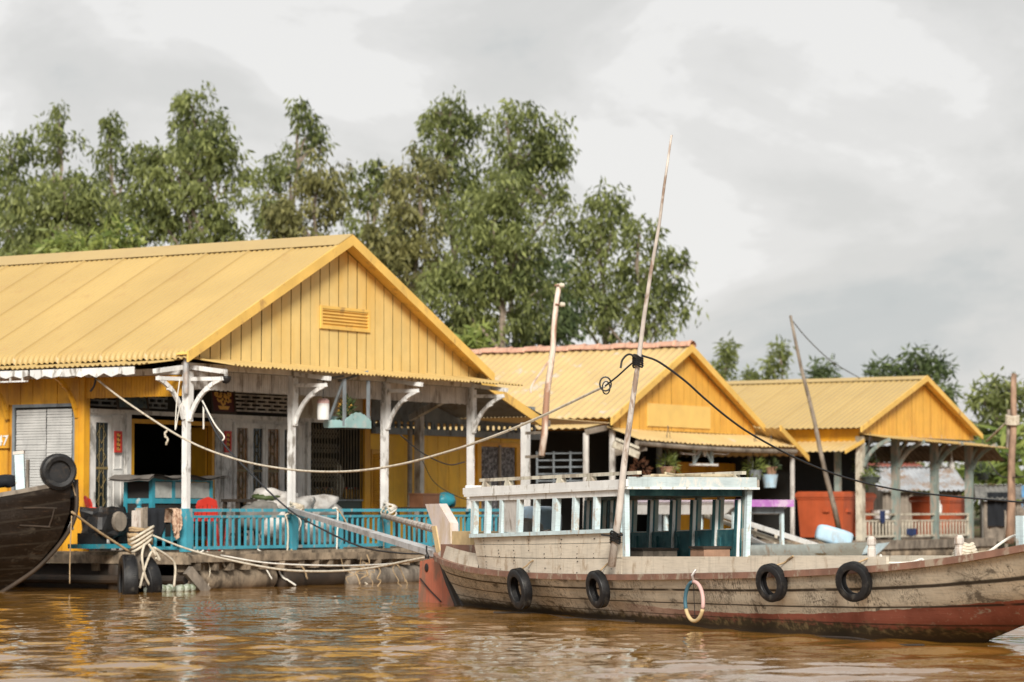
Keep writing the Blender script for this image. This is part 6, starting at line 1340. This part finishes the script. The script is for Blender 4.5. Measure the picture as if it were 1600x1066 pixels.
def quads_obj(name, Q, mat, parent, origin):
    V = (Q-np.array(origin)).reshape(-1, 3); n = len(Q); me = bpy.data.meshes.new(name); me.vertices.add(n*4); me.vertices.foreach_set('co', V.ravel())
    me.loops.add(n*4); me.loops.foreach_set('vertex_index', np.arange(n*4, dtype=np.int32)); me.polygons.add(n); me.polygons.foreach_set('loop_start', np.arange(0, n*4, 4, dtype=np.int32)); me.polygons.foreach_set('loop_total', np.full(n, 4, dtype=np.int32))
    me.update(); me.validate(); me.materials.append(mat); o = bpy.data.objects.new(name, me); COL.objects.link(o); o.parent = parent; return o
def tree(name, label, Y, lobes, mat, trunk_px, group='trees behind the houses', dens=1.0, ll=.27, lw=.085, per=34, crad=.36, droop=1.0, base=1.0, tr=.16, seed=0, spread=.55, shell=.5, nb=1.0):
    rg = np.random.default_rng(seed+int(trunk_px)); rnd = random.Random(seed+int(trunk_px)); k = Y/FPX
    b = at(trunk_px, 800, Y); b.z = base; t = thing(name, label, 'tree', b, 0, group); cs = []; rs = []; ends = []
    for (cx, cy, rx, ry) in lobes:
        c = np.array(at(cx, cy, Y)); rx_, ry_ = rx*k, ry*k; rd = min(rx_, ry_)*.9+.25
        m = max(8, int(rx_*ry_*34*dens)); d = rg.normal(size=(m, 3)); d /= np.linalg.norm(d, axis=1, keepdims=True); rr = (shell+(1-shell)*rg.random((m, 1)))*(.82+.36*rg.random((m, 1)))
        keep = rg.random(m) < (.62+.38*np.abs(np.sin(d[:, 0]*4+d[:, 2]*5+cx)))
        p = c+d*rr*np.array([rx_, rd, ry_]); p = p[keep]; cs += list(p); rs += list(crad*(.6+.8*rg.random(len(p)))); ends.append((Vector(c), rx_, ry_)); 
        for q in p[::5]: ends.append((Vector(q), 0, 0))
    quads_obj('crown', leaves_mesh(cs, rs, per, ll, lw, rg, droop, spread), mat, t, b)
    # trunk and limbs
    big = [e for e in ends if e[1] > 0]; top_ = max(e[0].z for e in big); mb = MB(); tops = max(big, key=lambda e: e[0].z)[0]
    n = 8; line = [b+(tops-b)*(i/n)+Vector((.18*math.sin(i*1.3+trunk_px), .12*math.cos(i*1.1), 0))*(1 if 0 < i < n else 0) for i in range(n+1)]
    mb.tube([p-b for p in line], [tr*(1-.8*i/n) for i in range(n+1)], 7)
    def near(z): return min(line, key=lambda p: abs(p.z-z))
    for c, rx_, ry_ in big: 
        s = near(c.z-ry_*.9-.8); q = bez(s, (s+c)/2+Vector((0,0,.3)), c, 5); mb.tube([p-b for p in q], [tr*.45*(1-.13*i) for i in range(6)], 5)
    small = [e for e in ends if e[1] == 0]
    for c, _, _ in small[::max(1, int(3/nb))]:
        o_ = min(big, key=lambda e: (e[0]-c).length)[0]; o_ = o_+Vector((0,0,-.4)); q = bez(o_, (o_+c)/2+Vector((0,0,.15)), c, 3); mb.tube([p-b for p in q], [tr*.16, tr*.13, tr*.09, tr*.05], 4, caps=False)
    mb.build('trunk', BARK, t); return t
TR = [
 ('eucalyptus_tree', 'tall loose eucalyptus at the left edge with a round top', 98, [(18,240,32,34),(12,300,40,50),(20,360,45,50),(5,420,40,40)], LF, 15, 1.0),
 ('eucalyptus_tree', 'airy pointed eucalyptus second from the left edge', 99, [(92,190,26,24),(90,228,42,30),(84,270,46,36),(95,330,50,50),(90,400,50,40)], LF, 92, .62),
 ('eucalyptus_tree', 'narrow pointed eucalyptus between the airy left tree and the broad dense one', 99, [(172,205,16,24),(175,245,34,30),(180,290,38,40),(195,260,18,30),(178,350,40,50)], LF, 176, .65),
 ('eucalyptus_tree', 'bushy mid height tree in front of the airy left trees', 92, [(100,300,62,38),(60,330,46,40),(140,330,50,44),(100,370,80,40),(40,385,50,30),(95,420,100,40)], LF, 100, 1.0),
 ('eucalyptus_tree', 'small round loose crown rising above the broad dense tree', 100, [(300,165,42,28),(325,185,30,22),(285,190,26,20),(300,230,46,40)], LF, 300, .75),
 ('eucalyptus_tree', 'broad dense tree with a sunlit rounded top left of the big gable', 91, [(325,225,56,34),(270,265,56,40),(345,290,46,60),(290,330,80,48),(230,320,36,60),(330,370,66,40),(235,240,24,22)], LF, 318, 1.05),
 ('eucalyptus_tree', 'tall slanting feathery eucalyptus above the left slope of the big roof', 98, [(465,185,22,28),(478,215,34,30),(450,250,40,34),(425,300,32,44),(430,350,34,44),(500,225,16,24)], LF, 462, .72),
 ('eucalyptus_tree', 'olive green rounded tree directly above the ridge of the big roof', 92, [(500,265,38,34),(490,310,56,44),(470,350,60,40),(440,330,26,40)], LFY, 492, .95),
 ('eucalyptus_tree', 'low thin crowned tree filling the dip right of the olive tree', 99, [(570,285,36,28),(590,265,22,18),(575,330,44,44),(600,380,50,50)], LF, 575, .7),
 ('eucalyptus_tree', 'drooping dull green tree behind the peak of the big gable', 93, [(650,265,44,32),(640,310,56,44),(625,370,58,54),(660,420,60,60),(600,400,40,40)], LFY, 646, 1.0),
 ('eucalyptus_tree', 'tallest eucalyptus with twin rounded tops, left top', 98, [(705,170,26,24),(690,205,46,34),(735,200,30,30),(700,260,52,44),(730,330,56,60)], LF, 706, .9),
 ('eucalyptus_tree', 'tallest eucalyptus group, right top with a wide drooping side', 97, [(790,185,38,30),(840,195,40,32),(865,225,34,40),(820,240,60,40),(850,290,40,50),(870,330,24,40),(790,290,50,50)], LF, 822, .85),
 ('eucalyptus_tree', 'bright green lower tree in front of the tallest eucalyptus', 91, [(780,300,44,36),(770,350,64,48),(810,390,60,56),(750,420,66,60),(790,470,80,60),(700,470,50,60)], LF, 775, 1.0),
 ('eucalyptus_tree', 'open crowned tree right of the tallest eucalyptus', 98, [(945,315,36,26),(960,345,44,34),(925,360,34,44),(900,400,40,50),(930,440,60,60),(890,480,50,50)], LF, 938, .72),
 ('eucalyptus_tree', 'loose spreading tree behind the tall leaning pole', 96, [(1000,365,44,28),(1050,430,40,34),(1010,420,44,44),(985,470,60,44),(1050,470,36,34),(950,510,60,30),(1030,505,50,30)], LF, 1000, .70),
 ('eucalyptus_tree', 'dark dense tree low between the big gable and the pinkish pole', 95, [(845,430,44,60),(860,500,60,50),(720,520,60,50),(800,530,80,40)], LFD, 850, .9),
]
for i, (nm, lb, Y, lobes, m, px_, dens) in enumerate(TR): tree(nm, lb, Y, lobes, m, px_, dens=dens, seed=i*13)
SH = [
 ('bush', 'bright yellow green bush peeping over the left part of the big roof', 80, [(60,395,50,16),(110,385,40,18),(160,380,44,16),(200,368,22,20)], LFB, 120, .9, 'bushes behind the roofs'),
 ('bush', 'small bright green bush right of the big gable', 82, [(745,530,20,18),(740,550,26,22)], LFB, 744, 1.0, 'bushes behind the roofs'),
 ('slender_tree', 'thin wispy tree just right of the clay tiled ridge', 112, [(1136,560,9,10),(1134,578,16,14),(1128,600,20,20),(1138,545,6,6)], LF, 1134, .8, 'small trees far behind'),
 ('slender_tree', 'pale airy tree with a plume shaped top above the far roof', 115, [(1218,555,14,16),(1208,575,20,16),(1190,590,24,16),(1172,592,10,8)], LF, 1205, .8, 'small trees far behind'),
 ('slender_tree', 'small rounded dense tree above the middle of the far roof', 116, [(1282,588,22,12),(1283,578,12,8),(1282,605,26,16)], LFD, 1282, 1.0, 'small trees far behind'),
 ('broad_tree', 'dark spreading tree behind the peak of the far gable', 108, [(1435,562,26,16),(1395,578,34,14),(1420,590,46,16),(1465,585,26,20),(1480,610,20,18),(1370,585,14,8)], LFD, 1430, .9, 'small trees far behind'),
 ('broad_tree', 'leafy green tree at the right edge behind the brown post', 95, [(1535,625,26,24),(1560,615,28,24),(1590,625,30,30),(1545,660,34,34),(1590,670,40,40),(1525,690,30,30)], LF, 1560, 1.0, 'small trees far behind'),
 ('banana_plant', 'light green broad leaved plants low at the right edge', 90, [(1575,700,30,30),(1590,740,30,26),(1560,745,26,18),(1540,735,20,16)], LFB, 1578, .7, 'small trees far behind'),
]
for i, (nm, lb, Y, lobes, m, px_, dens, g) in enumerate(SH): tree(nm, lb, Y, lobes, m, px_, g, dens=dens*1.5, seed=200+i*7, tr=.10, crad=.28 if Y < 100 else .34, droop=.4, ll=.34 if nm != 'banana_plant' else .9, lw=.09 if nm != 'banana_plant' else .2, per=24 if nm != 'banana_plant' else 8, spread=.9)
for i, (px_, Y, lb) in enumerate(((1500, 92, 'low green scrub behind the galvanised roof'), (1400, 96, 'low green scrub seen between the far porch posts'), (1330, 97, 'low dark scrub behind the far house'), (880, 92, 'low dark scrub behind the middle house'), (-20, 92, 'low scrub behind the big house at the left edge'))):
    tree('bush', lb, Y, [(px_, 755, 60, 30), (px_+40, 765, 60, 26), (px_-40, 765, 50, 26)], LFD if i > 1 else LF, px_, 'bushes behind the roofs', dens=1.2, seed=300+i, tr=.06, droop=.2, spread=.9)
